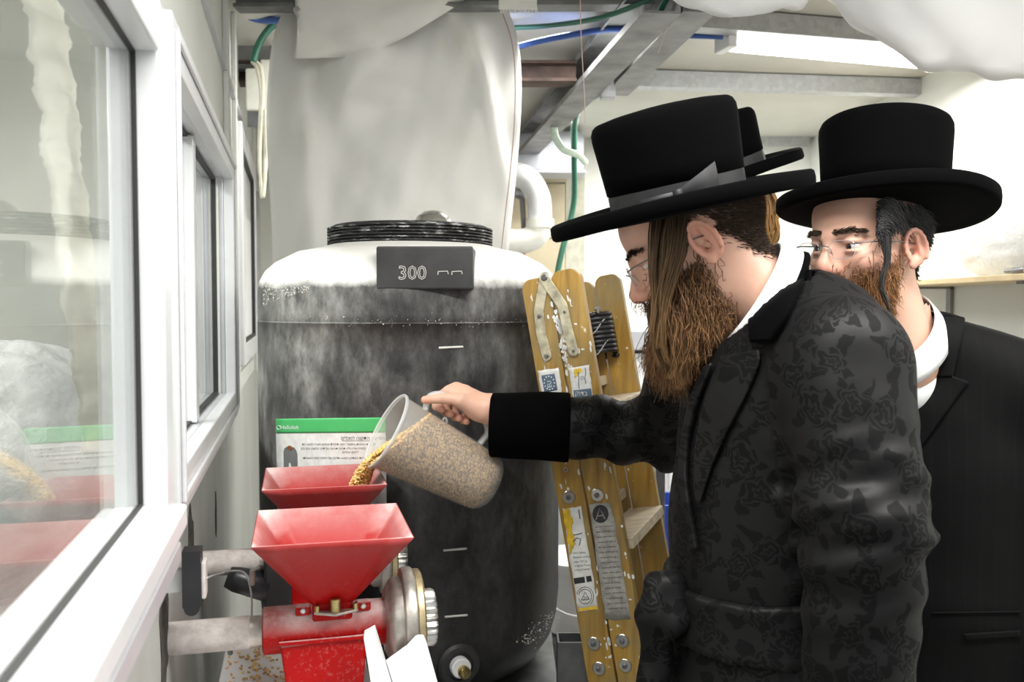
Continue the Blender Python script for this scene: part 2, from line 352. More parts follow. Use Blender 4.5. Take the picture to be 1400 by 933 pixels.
# window 2: the proud sliding window
W2 = struct(bpy.data.objects.new('window_2', None)); COL.objects.link(W2)
m = MB(); ring(m, 1.15, 2.29, 1.225, 1.868, .055, -.04, .012); m.build('frame', M_alu2, W2, bevel=.003)
m = MB(); ring(m, 1.145, 2.295, 1.220, 1.872, .062, .012, F2); m.build('casing', M_alu, W2, bevel=.003)
m = MB(); ring(m, 1.165, 2.275, 1.240, 1.852, .012, F2, F2+.006); m.build('bead', M_alu, W2, bevel=.002)
m = MB(); ring(m, 1.207, 2.233, 1.282, 1.81, .004, -.016, -.006); m.build('gasket', M_gasket, W2)
m = MB(); wbox(m, 1.207, 2.233, -.016, -.012, 1.282, 1.81); m.build('pane', M_glass, W2)
m = MB(); wbox(m, 1.66, 1.70, -.02, .004, 1.282, 1.81); m.build('meeting_stile', M_alu, W2, bevel=.003)
m = MB(); wbox(m, 1.125, 1.147, 0, .028, 1.55, 1.60); m.build('latch', M_alu2, W2, bevel=.003)
for z in (1.40, 1.62): MB().lathe([(.004,0),(.004,.002),(.0015,.003)], 10, frame(WL(2.262,F2,z), DV, (0,0,1)) @ Matrix.Rotation(math.pi,4,'X')).build('screw', M_chrome, W2)
# window 3, far along the wall
W3 = struct(bpy.data.objects.new('window_3', None)); COL.objects.link(W3)
m = MB(); ring(m, 2.92, 3.9, 1.30, 2.09, .07, -.03, .02); m.build('frame', M_alu, W3, bevel=.004)
m = MB(); ring(m, 2.99, 3.83, 1.37, 2.02, .01, .0, .014); m.build('gasket', M_gasket, W3)
m = MB(); wbox(m, 2.99, 3.83, -.005, 0, 1.37, 2.02); m.build('pane', M_paperw, W3)

# the room behind the windows
m = MB(); wbox(m, -1.2, 5, -1.55, -1.45, 0, 2.4); wbox(m, 3.4, 3.5, -1.5, -.016, 0, 2.4); struct(m.build('wall_inner', M_white))
m = MB(); wbox(m, -1.2, 3.4, -1.45, -.016, 2.36, 2.4); struct(m.build('ceiling_inner', M_white))
m = MB(); wbox(m, -1.2, 3.4, -1.45, -.016, 0, .02); struct(m.build('floor_inner', M_floor))
# gathered curtain strip
t = thing('gathered_curtain', 'cream gathered curtain strip hanging behind the nearest window pane', 'curtain', (-.4,.6,0))
def hp(px, py, n): s, z = hit(px, py, n); return WL(s, n, z)
m = MB(); rings = []
for i in range(120):
    f = i/119; y = -140+f*760; xl = 33+ (y/470)*62; wdt = 56-12*f
    row = []
    for k in range(9):
        g = k/8; p = hp(xl+g*wdt+1.5*math.sin(i*.31)+.8*random.uniform(-1,1), y, -.045); rip = .0022*math.sin(i*.55+1.9*math.sin(k*.55)+1.3*math.sin(i*.17))+.0016*random.uniform(-1,1)+.006*math.sin(g*math.pi)
        row.append(p+NV*rip)
    rings.append(row)
m.loft(rings, closed=False); c = m.build('cloth', M_curtain, None, smooth=True, solid=.0015); c.parent = t; c.matrix_parent_inverse = t.matrix_world.inverted(); c.location = -t.location
MB().tube([hp(20,-150,-.045), hp(95,-150,-.045)], .008).build('rod', M_alu2, t).location = -t.location
# crumpled film over a sack behind the glass
def blob(name, mat, cen, rad, amp, parent=None, seed=1, n=64, sharp=1.0, zmin=None):
    rng = np.random.default_rng(seed); u = np.linspace(0, 2*np.pi, n, endpoint=False); v = np.linspace(.02, np.pi-.02, n//2)
    U, Vv = np.meshgrid(u, v); D = np.stack([np.sin(Vv)*np.cos(U), np.sin(Vv)*np.sin(U), np.cos(Vv)], -1); h = np.zeros_like(U)
    for k in range(14):
        d = rng.normal(size=3)*(2+k*.9); h += np.abs(np.sin(D@d+rng.random()*6))*amp*(.9**k)
    P = D*(1+h[...,None]-amp*3)*np.array(rad)+np.array(cen)
    if zmin is not None: P[...,2] = np.maximum(P[...,2], zmin)
    idx = np.arange(P.shape[0]*n).reshape(-1, n); a = idx[:-1]; b = idx[1:]
    Q = np.stack([a, np.roll(a,-1,1), np.roll(b,-1,1), b], -1).reshape(-1,4)
    return np_mesh(name, P.reshape(-1,3), Q, mat, parent)
pc = hp(10, 640, -.34)
o = blob('wrapped_sack', M_film, pc, (.20,.30,.22), .035, seed=3, n=110); tag(o, 'sack under crumpled clear film seen through the nearest window pane', 'sack')
st_ = pc - Vector((0,0,.285)); t = thing('side_bench', 'pale bench carrying the wrapped sack behind the nearest window', 'bench', (st_.x, st_.y, 0))
MB().box((0,0,st_.z-.02), (.28,.5,.04)).build('bench_top', M_paperw, t, bevel=.004)
for sx_ in (-.11,.11):
    for sy_ in (-.22,.22): MB().box((sx_,sy_,(st_.z-.04)/2+.01), (.04,.04,st_.z-.06)).build('leg', M_alu2, t)

# torn holes round the pipes: flat patches with the inner shade put into their colour
def torn_hole_shade(px, py, w, h, seed):
    s, z = hit(px, py, .003); rng = random.Random(seed); poly = []
    for k in range(16):
        q = 2*math.pi*k/16; r = .8+.4*rng.random(); poly.append((w*math.cos(q)*r, h*math.sin(q)*r))
    MB().prism(poly, .003, frame(WL(s,.0025,z), DV, (0,0,1)) @ Matrix.Translation((0,0,-.003))).build('torn_hole_shade', M_hole, wallL)
torn_hole_shade(226, 866, .04, .075, 1); torn_hole_shade(262, 742, .035, .06, 2); torn_hole_shade(296, 705, .014, .05, 5)

# ------------------------------------------------------------------ steel, lamp and lines under the ceiling
def beam(name, a, b, w, h, mat, label, cat='beam', lip=True, group=None):
    a, b = Vector(a), Vector(b); d = b-a; L = d.length; Mx = frame(a, d, Vector((0,0,1)).cross(d))
    m = MB(); th = .006; Mr = Mx.to_3x3()
    def bx(y0,y1,z0,z1): m.box(Mx @ Vector((L/2,(y0+y1)/2,(z0+z1)/2)), (L, y1-y0, z1-z0), Mr)
    if lip:   # C channel: web, two flanges, lips
        bx(-w/2,-w/2+th,-h/2,h/2); bx(-w/2+th,w/2,-h/2,-h/2+th); bx(-w/2+th,w/2,h/2-th,h/2); bx(w/2-th,w/2,-h/2+th,-h/2+.02); bx(w/2-th,w/2,h/2-.02,h/2-th)
    else:     # I section
        bx(-.005,.005,-h/2+.01,h/2-.01); bx(-w/2,w/2,-h/2,-h/2+.01); bx(-w/2,w/2,h/2-.01,h/2)
    return tag(m.build(name, mat), label, cat, group)
ZB = 2.315
beam('roof_beam', at_z(905,-12,ZB-.02), at_z(722,196,ZB-.02), .10, .11, M_steel, 'weathered grey steel beam running diagonally overhead past the hanging canvas')
beam('roof_beam', at_z(957,-10,ZB), at_z(842,112,ZB), .09, .10, M_steel, 'darker short steel beam beside the diagonal beam, ending in a small bracket')
tag(MB().box(at_z(831,124,2.25)+Vector((0,0,.02)), (.05,.05,.10)).build('beam_bracket', M_galv, bevel=.004), 'small square steel bracket at the end of the short beam', 'bracket')
beam('roof_beam', (-.78,2.52,2.357), (.42,2.50,2.357), .06, .046, M_steel, 'dirty grey steel beam crossing the top edge above the canvas', lip=False)
pB = at_z(745,101,ZB-.02); beam('roof_beam', (-1.0,pB.y,ZB-.02), (.22,pB.y,ZB-.02), .09, .07, M_rust, 'rusty brown steel beam crossing behind the canvas', lip=False)
a = at_z(900,110,2.345); b = at_z(1258,121,2.345); a2 = a+(a-b)*.12
beam('roof_purlin', a2, b, .06, .06, M_galv, 'galvanised purlin spanning the ceiling behind the strip lamp', 'purlin')
a = at_z(925,25,2.345); b = at_z(1185,46,2.345); b2 = b+(b-a)*.5
beam('roof_purlin', a, b2, .06, .06, M_galv, 'galvanised purlin in front of the strip lamp, partly behind draped fabric', 'purlin')
beam('roof_purlin', (.45,4.655,CEIL-.02), (1.56,4.655,CEIL-.02), .05, .04, M_galv, 'galvanised strip where the ceiling meets the far white wall', 'purlin')
t = thing('strip_lamp', 'lit white fluorescent strip lamp below the ceiling at right', 'lamp', at_z(1000,62,2.30))
L0 = Vector((0,0,0)); L1 = at_z(1240,84,2.30)-t.location; L1 = L1*1.16; dl = L1.normalized(); Mr = frame((0,0,0), dl, Vector((0,0,1)).cross(dl)).to_3x3()
MB().box(L1/2+Vector((0,0,.045)), (L1.length+.04,.09,.03), Mr).build('housing', M_alu, t, bevel=.004)
MB().tube([L0, L1], .019, 14).build('tube', M_tube, t, smooth=True)
MB().tube([L0+Mr@Vector((0,.04,.01)), L1+Mr@Vector((0,.04,.01))], .013, 14).build('tube', M_tube, t, smooth=True)
MB().box(Vector((0,0,.012))-dl*.02, (.03,.09,.06), Mr).build('end_cap', M_paperw, t, bevel=.004)
MB().box(L1+Vector((0,0,.012))+dl*.02, (.03,.09,.06), Mr).build('end_cap', M_paperw, t, bevel=.004)

def line(name, pts, r, mat, label, cat='hose', n=10, parent=None):
    o = MB().tube(curve_pts(pts, 10), r, n).build(name, mat, parent, smooth=True)
    return tag(o, label, cat) if parent is None else o
line('green_hose', [Wp(640,40,2.76),Wp(700,38,2.74),Wp(762,34,2.65),Wp(830,22,2.5),Wp(905,-8,2.35)], .0075, M_green, 'green hose running along the top behind the canvas to the diagonal beam')
line('green_hose', [Wp(915,-10,2.28),Wp(893,30,2.4),Wp(858,78,2.75),Wp(822,112,3.1)], .009, M_green, 'green hose lying along the diagonal steel beam')
line('green_hose', [Wp(962,8,2.4),Wp(920,62,2.8),Wp(880,92,3.1),Wp(838,118,3.4),Wp(800,140,3.7),Wp(786,165,3.9),Wp(785,215,4.0),Wp(784,280,4.1),Wp(768,345,4.1),Wp(757,400,4.1)], .014, M_green, 'dark green hose dropping past the ladder top after crossing the ceiling')
line('blue_hose', [Wp(560,110,2.7),Wp(700,66,2.7),Wp(780,48,2.7),Wp(845,40,2.7),Wp(920,47,2.7),Wp(988,50,2.7)], .0095, M_blue, 'blue hose running from behind the canvas to the strip lamp')
line('blue_hose', [Wp(338,22,2.75),Wp(356,27,2.75),Wp(385,28,2.7),Wp(420,30,2.7)], .011, M_blue, 'short blue hose in the upper left corner beside the canvas')
line('green_hose', [Wp(400,24,2.8),Wp(372,36,2.8),Wp(354,60,2.8),Wp(346,84,2.8)], .011, M_green, 'curved green hose in the upper left corner beside the canvas')
line('pale_hose', [Wp(776,140,3.7),Wp(762,158,3.7),Wp(758,182,3.7),Wp(770,204,3.7),Wp(790,212,3.75),Wp(800,222,3.85)], .015, M_pale, 'pale green hose curving below the end of the diagonal beam')
line('hanging_string', [Wp(793,-5,2.2),Wp(795,60,2.2),Wp(799,130,2.2),Wp(800,168,2.2)], .0012, M_pink, 'thin pink string hanging in front of the diagonal beam', 'string', 6)
line('hanging_string', [Wp(914,-14,2.36),Wp(916,22,2.36),Wp(908,50,2.36),Wp(900,72,2.36)], .001, M_pink, 'short thin string dangling from the short dark beam', 'string', 6)
# left corner: junction boxes and cable loops
t = thing('junction_box', 'pale junction boxes on the far end of the window wall', 'electrical box', Wp(349,125,3.0))
MB().box((0,0,0), (.05,.06,.14)).build('box', M_pvcw, t, bevel=.006); MB().box((.045,.0,-.02), (.04,.06,.24)).build('box', M_pvcw, t, bevel=.006); MB().box((.0,-.03,-.10), (.035,.01,.05)).build('lid', M_darkmetal, t)
for i, (dx, lab) in enumerate(((0,'cream cable looping down beside the junction boxes, longest loop'),(5,'cream cable looping down beside the junction boxes, shorter inner loop'))):
    line('cable', [Wp(345+dx,84,2.9),Wp(352+dx,95,2.9),Wp(357+dx*.4,130,2.9),Wp(355,200+20*i,2.9),Wp(359,270-30*i,2.9+.03*i),Wp(363+dx*.3,215,2.9),Wp(361+dx*.3,150,2.9)], .007, M_cream, lab, 'cable')
tag(MB().box(Wp(372,66,3.05)+Vector((0,0,-.02)), (.24,.06,.12)).build('dark_corner_box', M_steel, bevel=.01), 'added dark box filling the dark upper left corner behind the canvas', 'duct')  # box added to stand in for the dark ceiling corner
t = thing('vertical_conduit', 'thin grey conduit running down the far end of the window wall', 'conduit', Wp(352,420,4.2)); MB().tube([(0,0,-1.4),(0,0,.55)], .012).build('pipe', M_grey, t, smooth=True); MB().box((0,-.01,-.02), (.05,.03,.16)).build('bracket', M_darkmetal, t, bevel=.004)

# far end: grey duct and drain pipes
tag(MB().box(Wp(748,212,4.45), (.36,.20,.21)).build('ventilation_duct', M_duct, bevel=.02), 'blue grey ventilation duct box below the diagonal beam end', 'duct')
tag(MB().box(Wp(748,239,4.42), (.37,.22,.012)).build('duct_shelf', M_duct, bevel=.003), 'thin grey plate under the ventilation duct box', 'plate')
t = thing('drain_pipe', 'grey plastic pipe bend against the beige block wall', 'pipe', Wp(700,235,4.2)); o0 = t.location
def loc(pts): return [p-o0 for p in pts]
MB().tube(loc(curve_pts([Wp(680,238,4.2),Wp(702,238,4.2),Wp(722,246,4.2),Wp(735,268,4.2),Wp(738,292,4.2),Wp(738,306,4.2)], 8)), .058, 18).build('bend', M_pvc, t, smooth=True)
MB().tube(loc([Wp(738,300,4.2),Wp(738,312,4.2)]), .068, 18).build('collar', M_pvcw, t, smooth=True, autos=40)
MB().tube(loc(curve_pts([Wp(738,310,4.2),Wp(733,322,4.2),Wp(715,330,4.2),Wp(690,330,4.2),Wp(675,330,4.2)], 8)), .06, 18).build('elbow', M_pvcw, t, smooth=True)
t = thing('water_valve', 'small steel valve with red lever inside the pipe bend', 'valve', Wp(714,295,4.25)); MB().tube([(-.03,0,.1),(0,0,.08),(.01,0,-.08)], .014).build('body', M_steel, t, smooth=True); MB().tube([(-.06,0,.11),(.03,0,.11)], .02).build('fitting', M_galv, t, smooth=True); MB().box((0,-.02,-.24), (.03,.03,.13)).build('lever', M_red, t, bevel=.006)

# far counter behind the ladder
t = thing('wall_counter', 'white cabinet with grey worktop against the far wall behind the ladder', 'cabinet', (.72,4.3,0)); zt = Wp(870,452,4.0).z
MB().box((0,0,zt-.045), (.75,.6,.09)).build('worktop', M_alu2, t, bevel=.005); MB().box((0,.02,(zt-.11)/2), (.72,.5,zt-.11)).build('body', M_paperw, t)
MB().box((-.18,-.24,(zt-.2)/2), (.34,.02,zt-.25)).build('door', M_paperw, t, bevel=.004); MB().box((.18,-.24,(zt-.2)/2), (.34,.02,zt-.25)).build('door', M_paperw, t, bevel=.004)
t = thing('steel_post', 'dark square steel post standing behind the ladder foot', 'post', (Wp(902,700,2.9).x,2.9,0)); MB().box((0,0,.55), (.03,.03,1.1)).build('post', M_darkmetal, t, bevel=.003); MB().box((0,0,.006), (.1,.1,.012)).build('foot_plate', M_darkmetal, t)
p = Wp(884,690,3.1); t = thing('blue_crate', 'blue plastic crate on the floor behind the ladder', 'crate', (p.x,3.2,0)); z = p.z
MB().box((0,0,.02), (.3,.22,.02)).build('bottom', M_bluep, t)
for x_, y_, a_, b_ in ((0,-.11,.3,.012),(0,.11,.3,.012),(-.15,0,.012,.22),(.15,0,.012,.22)): MB().box((x_,y_,z/2+.01), (a_,b_,z-.02)).build('side', M_paperw if abs(y_)<.01 else M_bluep, t, bevel=.003)

# white bucket on the floor beyond the tank
p = Wp(790,760,2.9); t = thing('white_bucket', 'white plastic bucket with lid standing between tank and ladder', 'bucket', (p.x,2.9,0)); zt = p.z
MB().lathe([(.10,.42),(.125,zt-.02)], 32).build('body', M_paperw, t, smooth=True, autos=40); MB().lathe([(.131,zt-.03),(.131,zt),(.12,zt+.006)], 32).build('lid', M_paperw, t, smooth=True, autos=40)
MB().tube([(.128*math.cos(q),-.02-.128*abs(math.sin(q))*.4-.09, zt-.05-.10*math.sin(q)) for q in np.linspace(0,math.pi,14)], .004).build('handle', M_paperw, t, smooth=True)
MB().lathe([(.13,0),(.13,.41)], 24).build('stand', M_darkmetal, t, smooth=True, autos=40)

# shelf on the right wall
t = thing('wall_shelf', 'light wood shelf on the right wall behind the man in the plain suit', 'shelf', (RIGHT-.001,2.75,1.575))
MB().box((-.11,0,0), (.22,1.75,.018)).build('board', M_shelf, t, bevel=.002)
for y_ in (.42,-.35):
    MB().box((-.006,y_,-.085), (.012,.03,.17)).build('bracket', M_steel, t); MB().box((-.10,y_,-.014), (.2,.03,.008)).build('bracket', M_steel, t); 
    MB().tube([(-.01,y_,-.16),(-.16,y_,-.02)], .006).build('brace', M_steel, t)
p = Wp(1378,380,2.35); t = thing('screwdriver', 'grey screwdriver with orange band lying on the wood shelf', 'tool', (RIGHT-.17,2.42,1.595)); dY = Vector((-.05,1,0)).normalized()
for nm, a_, b_, r_, mt in (('handle',-.05,-.015,.010,M_black),('band',-.015,.003,.0105,M_orange),('grip',.003,.06,.010,M_darkmetal),('shaft',.06,.1,.004,M_darkmetal)):
    MB().tube([dY*a_, dY*(a_+.004), dY*(b_-.004), dY*b_], [r_*.8,r_,r_,r_*.8], 12).build(nm, mt, t, smooth=True)
o = blob('plastic_bag', M_film, (RIGHT-.10,2.55,1.585+.085), (.085,.30,.10), .04, seed=9, n=70, zmin=1.586); tag(o, 'crumpled clear plastic bag on the wood shelf', 'bag')

# fabric hung below the ceiling
def fnoise(x, y, seed=0):
    r = random.Random(seed); h = 0
    for k in range(7):
        a, b, c = r.uniform(-1,1)*(1.5+k), r.uniform(-1,1)*(1.5+k), r.uniform(0,6); h += math.sin(a*x+b*y+c)/(1+k*.5)
    return h
def sag(name, contour, Y0, half, label, seed):
    ctr = curve_pts([Vector((x,y,0)) for x,y in contour], 10); rings = []
    for p in ctr:
        lowp = Wp(p.x, p.y, Y0); row = []
        for k in range(25):
            v = -1+2*k/24; z = lowp.z+(2.375-lowp.z)*abs(v)**1.25 + .012*fnoise(lowp.x*9, v*5, seed)*(1-abs(v))+.010*abs(fnoise(lowp.x*5+v*2, v*3-lowp.x*4, seed+5))*(1-abs(v))
            row.append((lowp.x+.01*fnoise(v*4, lowp.x*6, seed+1), Y0+half*v, min(z,2.375)))
        rings.append(row)
    m = MB(); m.loft(rings, closed=False); return tag(m.build(name, M_fabric, smooth=True, solid=.003), label, 'fabric')
sag('draped_sheet', [(1128,-60),(1140,-8),(1168,32),(1212,62),(1265,90),(1330,104),(1400,116),(1470,122)], 2.0, .30, 'white fabric sheet sagging from the ceiling above the plain suited man', 11)
sag('draped_sheet', [(895,-70),(925,-6),(960,10),(1000,20),(1040,21),(1070,12),(1100,-14),(1120,-70)], 2.05, .20, 'small white fabric bulge at the top edge left of the larger sheet', 21)

# hanging canvas behind the tank
t = thing('hanging_canvas', 'off-white canvas sheet hanging behind the black tank', 'canvas', Wp(540,380,2.56)); o0 = t.location.copy()
Ledge = curve_pts([Vector(q) for q in ((402,-60,0),(393,0,0),(376,45,0),(368,100,0),(365,170,0),(368,240,0),(372,310,0),(374,380,0),(374,440,0))], 9)
Redge = curve_pts([Vector(q) for q in ((668,-60,0),(688,0,0),(706,50,0),(712,100,0),(711,170,0),(705,240,0),(698,300,0),(692,360,0),(688,440,0))], 9)
rings = []; NX = 60
for a, b in zip(Ledge, Redge):
    row = []
    for k in range(NX):
        g = k/(NX-1); x = a.x+(b.x-a.x)*g; y = a.y
        d = .011*fnoise(x/60, y/90, 4)+.006*fnoise(x/24, y/70, 14)
        xc = 612+.42*max(y,0); d += -.05*math.exp(-((x-xc)/26)**2)*max(0,1-y/190)      # crease from the top
        d += .03*math.exp(-((x-(xc+48))/30)**2)*max(0,1-y/230)
        d += -.09*math.exp(-((x-500)/60)**2-((y-85)/50)**2) + .08*math.exp(-((x-545)/50)**2-((y-140)/40)**2)
        d += .02*math.sin((x-380)/46+y/300)*(y/400 if y > 0 else 0)
        d += .06*(abs(g-.5)*2)**6
        d -= .030*max(0,1-abs(x-(640+.20*y))/14)*max(0,1-abs(y-150)/170) - .022*max(0,1-abs(x-(664+.16*y))/20)*max(0,1-abs(y-170)/180)
        d -= .020*max(0,1-abs(y-(118+.25*(x-480)+.0006*(x-560)**2))/16)*max(0,1-abs(x-540)/110)
        d += .016*max(0,1-abs(x-(452-.10*(y-200)))/22)*max(0,1-abs(y-260)/170) - .016*max(0,1-abs(x-(415+.08*(y-120)))/16)*max(0,1-abs(y-200)/190)
        row.append(Wp(x, y, 2.58+d)-o0)
    rings.append(row)
m = MB(); m.loft(rings, closed=False); m.build('sheet', M_canvas, t, smooth=True, solid=.004)
rings = []
top = [(388,-60),(396,-5),(404,20),(412,50),(404,78)]; 
for k in range(40):
    g = k/39; row = []
    xb = 402+(640-402)*g; yb = 80-6*g-78*max(0,(g-.35)/.65)**1.35
    xt = 395+(640-395)*g
    for j in range(14):
        q = j/13; x = xt+(xb-xt)*q; y = -70+(yb+70)*q
        row.append(Wp(x+ (10*math.sin(q*3.1) if k == 0 else 0), y, 2.47+.012*fnoise(x/50,y/40,8)+.03*q**6)-o0)
    rings.append(row)
m = MB(); m.loft(rings, closed=False); m.build('folded_flap', M_canvas, t, smooth=True, solid=.006)
MB().lathe([(.010,0),(.010,.003),(.006,.004)], 14, frame(Wp(406,14,2.455)-o0, (1,0,0), (0,0,1))).build('snap_button', M_chrome, t)
MB().tube([Wp(a.x-8, a.y, 2.575)-o0 for a in Redge[::1]], .0013, 5).build('stitching', simple('red_thread', (.42,.22,.2), .8), t)
fr = MB(); fr.box(Wp(708,0,2.45)-o0, (.105,.006,.05))
for k in range(26): x = 684+2*k; fr.tube([Wp(x,10,2.45)-o0, Wp(x+random.uniform(-1,1),15+random.uniform(0,4),2.45)-o0], .0012, 4)
fr.build('frayed_end', M_canvas, t)
# ------------------------------------------------------------------ lettering as geometry
def text_geo(s, size=1.0, outline=0., extrude=0., align='LEFT', res=2):
    cu = bpy.data.curves.new('t', 'FONT'); cu.body = s; cu.size = size; cu.align_x = align; cu.resolution_u = res
    if outline: cu.fill_mode = 'NONE'; cu.bevel_depth = outline; cu.bevel_resolution = 0
    else: cu.extrude = extrude
    o = bpy.data.objects.new('t', cu); COL.objects.link(o); dg = bpy.context.evaluated_depsgraph_get(); dg.update()
    me = bpy.data.meshes.new_from_object(o.evaluated_get(dg)); V = [v.co.copy() for v in me.vertices]; Fc = [tuple(p.vertices) for p in me.polygons]
    bpy.data.objects.remove(o); bpy.data.curves.remove(cu); bpy.data.meshes.remove(me); return V, Fc
def text_on(name, s, px, py, h, mapper, mat, parent, rot=0, align='LEFT', off=.0008, outline=0., org=Vector((0,0,0))):
    V, Fc = text_geo(s, 1.0, outline, 0., align); c, sn = math.cos(rot), math.sin(rot)
    m = MB(); P = []
    for v in V:
        x, y = v.x*h*1.35, v.y*h*1.35
        P.append(mapper(px+x*c+y*sn, py+x*sn-y*c, off+v.z*.01)-org)
    m.add(P, Fc); me = bpy.data.meshes.new(name); me.from_pydata([tuple(p) for p in m.v], [], m.f); me.materials.append(mat)
    o = bpy.data.objects.new(name, me); return link(o, parent)
heb = lambda s: s[::-1]

# ------------------------------------------------------------------ the tank
TC = Vector((-.246, 2.14, 0)); TR = .36
z0 = Wp(562,962,1.86).z; zs = Wp(358,388,2.14).z; zn0 = Wp(562,331,1.94).z; zn1 = Wp(562,300,1.94).z; zseam = Wp(562,443,1.78).z
tank = thing('water_tank', 'large black plastic tank dusted with white flour, marked 300', 'tank', (TC.x, TC.y, z0)); TZ = Vector((TC.x,TC.y,z0))
def tank_hit(px, py, off=.0015):
    C = Vector((0,0,ZC)); d = Wp(px,py,1.0)-C; r = TR+off; a = d.x**2+d.y**2; b = 2*(d.x*(C.x-TC.x)+d.y*(C.y-TC.y)); c = (C.x-TC.x)**2+(C.y-TC.y)**2-r*r
    t = (-b-math.sqrt(max(0,b*b-4*a*c)))/(2*a); return C+d*t
H = zs-z0; prof = [(.0,.0),(.20,.0),(.27,.006),(.315,.03),(.342,.07),(.355,.115),(TR,.17)]
for k in range(1,12): prof.append((TR, .17+(zseam-z0-.17)*k/11))
prof += [(TR+.0005,zseam-z0+.0),(TR-.004,zseam-z0+.0012),(TR-.0005,zseam-z0+.004)]
for k in range(1,5): prof.append((TR-.0015, zseam-z0+.005+(H-.02-(zseam-z0+.005))*k/4))
zk = zn0-z0
prof += [(TR-.006,H+.004),(TR-.018,H+.026),(TR-.04,H+.046),(.27,H+.072),(.235,zk-.008),(.205,zk),(.196,zk+.003)]
MB().lathe(prof, 128, cap0=False, cap1=False).build('shell', M_tank, tank, smooth=True)
# threaded neck
zt = zn1-z0; pr = []; nr = 6
for k in range(nr):
    a = zk+.004+(zt-zk-.008)*k/nr; b = (zt-zk-.008)/nr
    pr += [(.190,a),(.199,a+b*.2),(.199,a+b*.62),(.190,a+b*.82)]
pr += [(.190,zt-.004),(.184,zt),(.172,zt),(.170,zk)]
MB().lathe(pr, 96, cap0=False, cap1=False).build('threaded_neck', M_ring, tank, smooth=True, autos=30)
# dome of a steel bowl standing in the neck opening
p = Wp(592,296,2.22); MB().lathe([(.052,-.05),(.05,-.02),(.04,.0),(.022,.012),(.0,.016)], 28, Matrix.Translation(Vector((p.x,p.y,p.z))-TZ), cap0=False, cap1=False).build('vent_dome', M_chrome, tank, smooth=True)
# plate with the volume
pl = Wp(516,337,1.787); pr_ = Wp(646,396,1.787); w = Wp(647,366,1.787).x-Wp(515,366,1.787).x; cx = (Wp(647,366,1.787).x+Wp(515,366,1.787).x)/2
Mp = Matrix.Rotation(R(3),4,'Z')
pm = MB().box((0,0,0), (w,.13,pl.z-pr_.z)).build('volume_plate', M_plate, tank, bevel=.004); pm.location = Vector((cx,1.787-.006+.065,(pl.z+pr_.z)/2))-TZ
mp = lambda px, py, off=0: (lambda q: Vector((q.x, 1.781-.001-off*.3, q.z)))(Wp(px, py, 1.781))
text_on('volume_numeral', '300', 544, 382, 19.5, mp, M_emb, tank, outline=.016, org=TZ)
for x0 in (599,618):
    m = MB(); 
    for a, b in (((x0,371.5),(x0+13,371.0)),((x0,371.5),(x0-.3,376)),((x0+13,371),(x0+14,375))): m.tube([mp(*a)-TZ, mp(*b)-TZ], .0009, 6)
    m.build('volume_dash', M_emb, tank)
for (xa, ya, xb, yb) in ((600,476,633,474.5),(606,753,638,750.5),(608,844,639,841.5)):
    MB().tube([tank_hit(xa+(xb-xa)*k/6, ya+(yb-ya)*k/6, .001)-TZ for k in range(7)], .0024, 8).build('graduation_mark', M_emb, tank, smooth=True)
for s_, x_, y_ in (('3',553,631),('0',604,582)): text_on('graduation_numeral', s_, x_, y_, 12, tank_hit, M_emb, tank, outline=.03, org=TZ, off=.002)
# drain plug
pz = tank_hit(628,911,0); nrm = (Vector((pz.x-TC.x,pz.y-TC.y,0))).normalized(); Md = frame(pz-TZ+nrm*(-.02), Vector((0,0,1)).cross(nrm), (0,0,1))
MB().lathe([(.046,0),(.046,.018),(.040,.024),(.030,.024),(.030,.018)], 40, Md).build('drain_boss', M_plate, tank, smooth=True, autos=40)
dp = MB().lathe([(.021,.018),(.021,.034),(.019,.036)], 24, Md).build('drain_plug', M_paperw, tank, smooth=True, autos=40)
MB().lathe([(.0125,.03),(.0125,.050),(.011,.052)], 20, Md @ Matrix.Translation((.003,-.005,0))).build('brass_fitting', M_brass, dp, smooth=True, autos=40)
MB().box(Md @ Vector((.003,-.005,.054)), (.012,.012,.008), Md.to_3x3()).build('square_nut', M_brass, dp, bevel=.001)
# caked flour crumbs on the shell: left shoulder drips and the lower right edge
rng = random.Random(5); m = MB()
def crumb(p, r):
    d = [Vector((rng.uniform(-1,1),rng.uniform(-1,1),rng.uniform(-1,1))).normalized()*r*rng.uniform(.6,1.2) for _ in range(4)]
    m.add([p+q for q in d], [(0,1,2),(0,3,1),(1,3,2),(2,3,0)])
for k in range(170):
    t_ = rng.random(); x = 716+48*t_+rng.gauss(0,5); y = 876-38*t_+rng.gauss(0,6); crumb(tank_hit(min(x,764),y,.001)-TZ, rng.uniform(.0012,.003))
for k in range(260):
    x = 360+rng.random()**1.3*62; y = 392+rng.random()*26*max(.2,1-(x-360)/80); crumb(tank_hit(x,y,.0)-TZ, rng.uniform(.001,.0026))
for k in range(90): crumb(tank_hit(rng.uniform(400,740),rng.gauss(440,4),.001)-TZ, rng.uniform(.0008,.002))
o = m.build('flour_crumbs', M_powder, tank); o['kind'] = 'stuff'
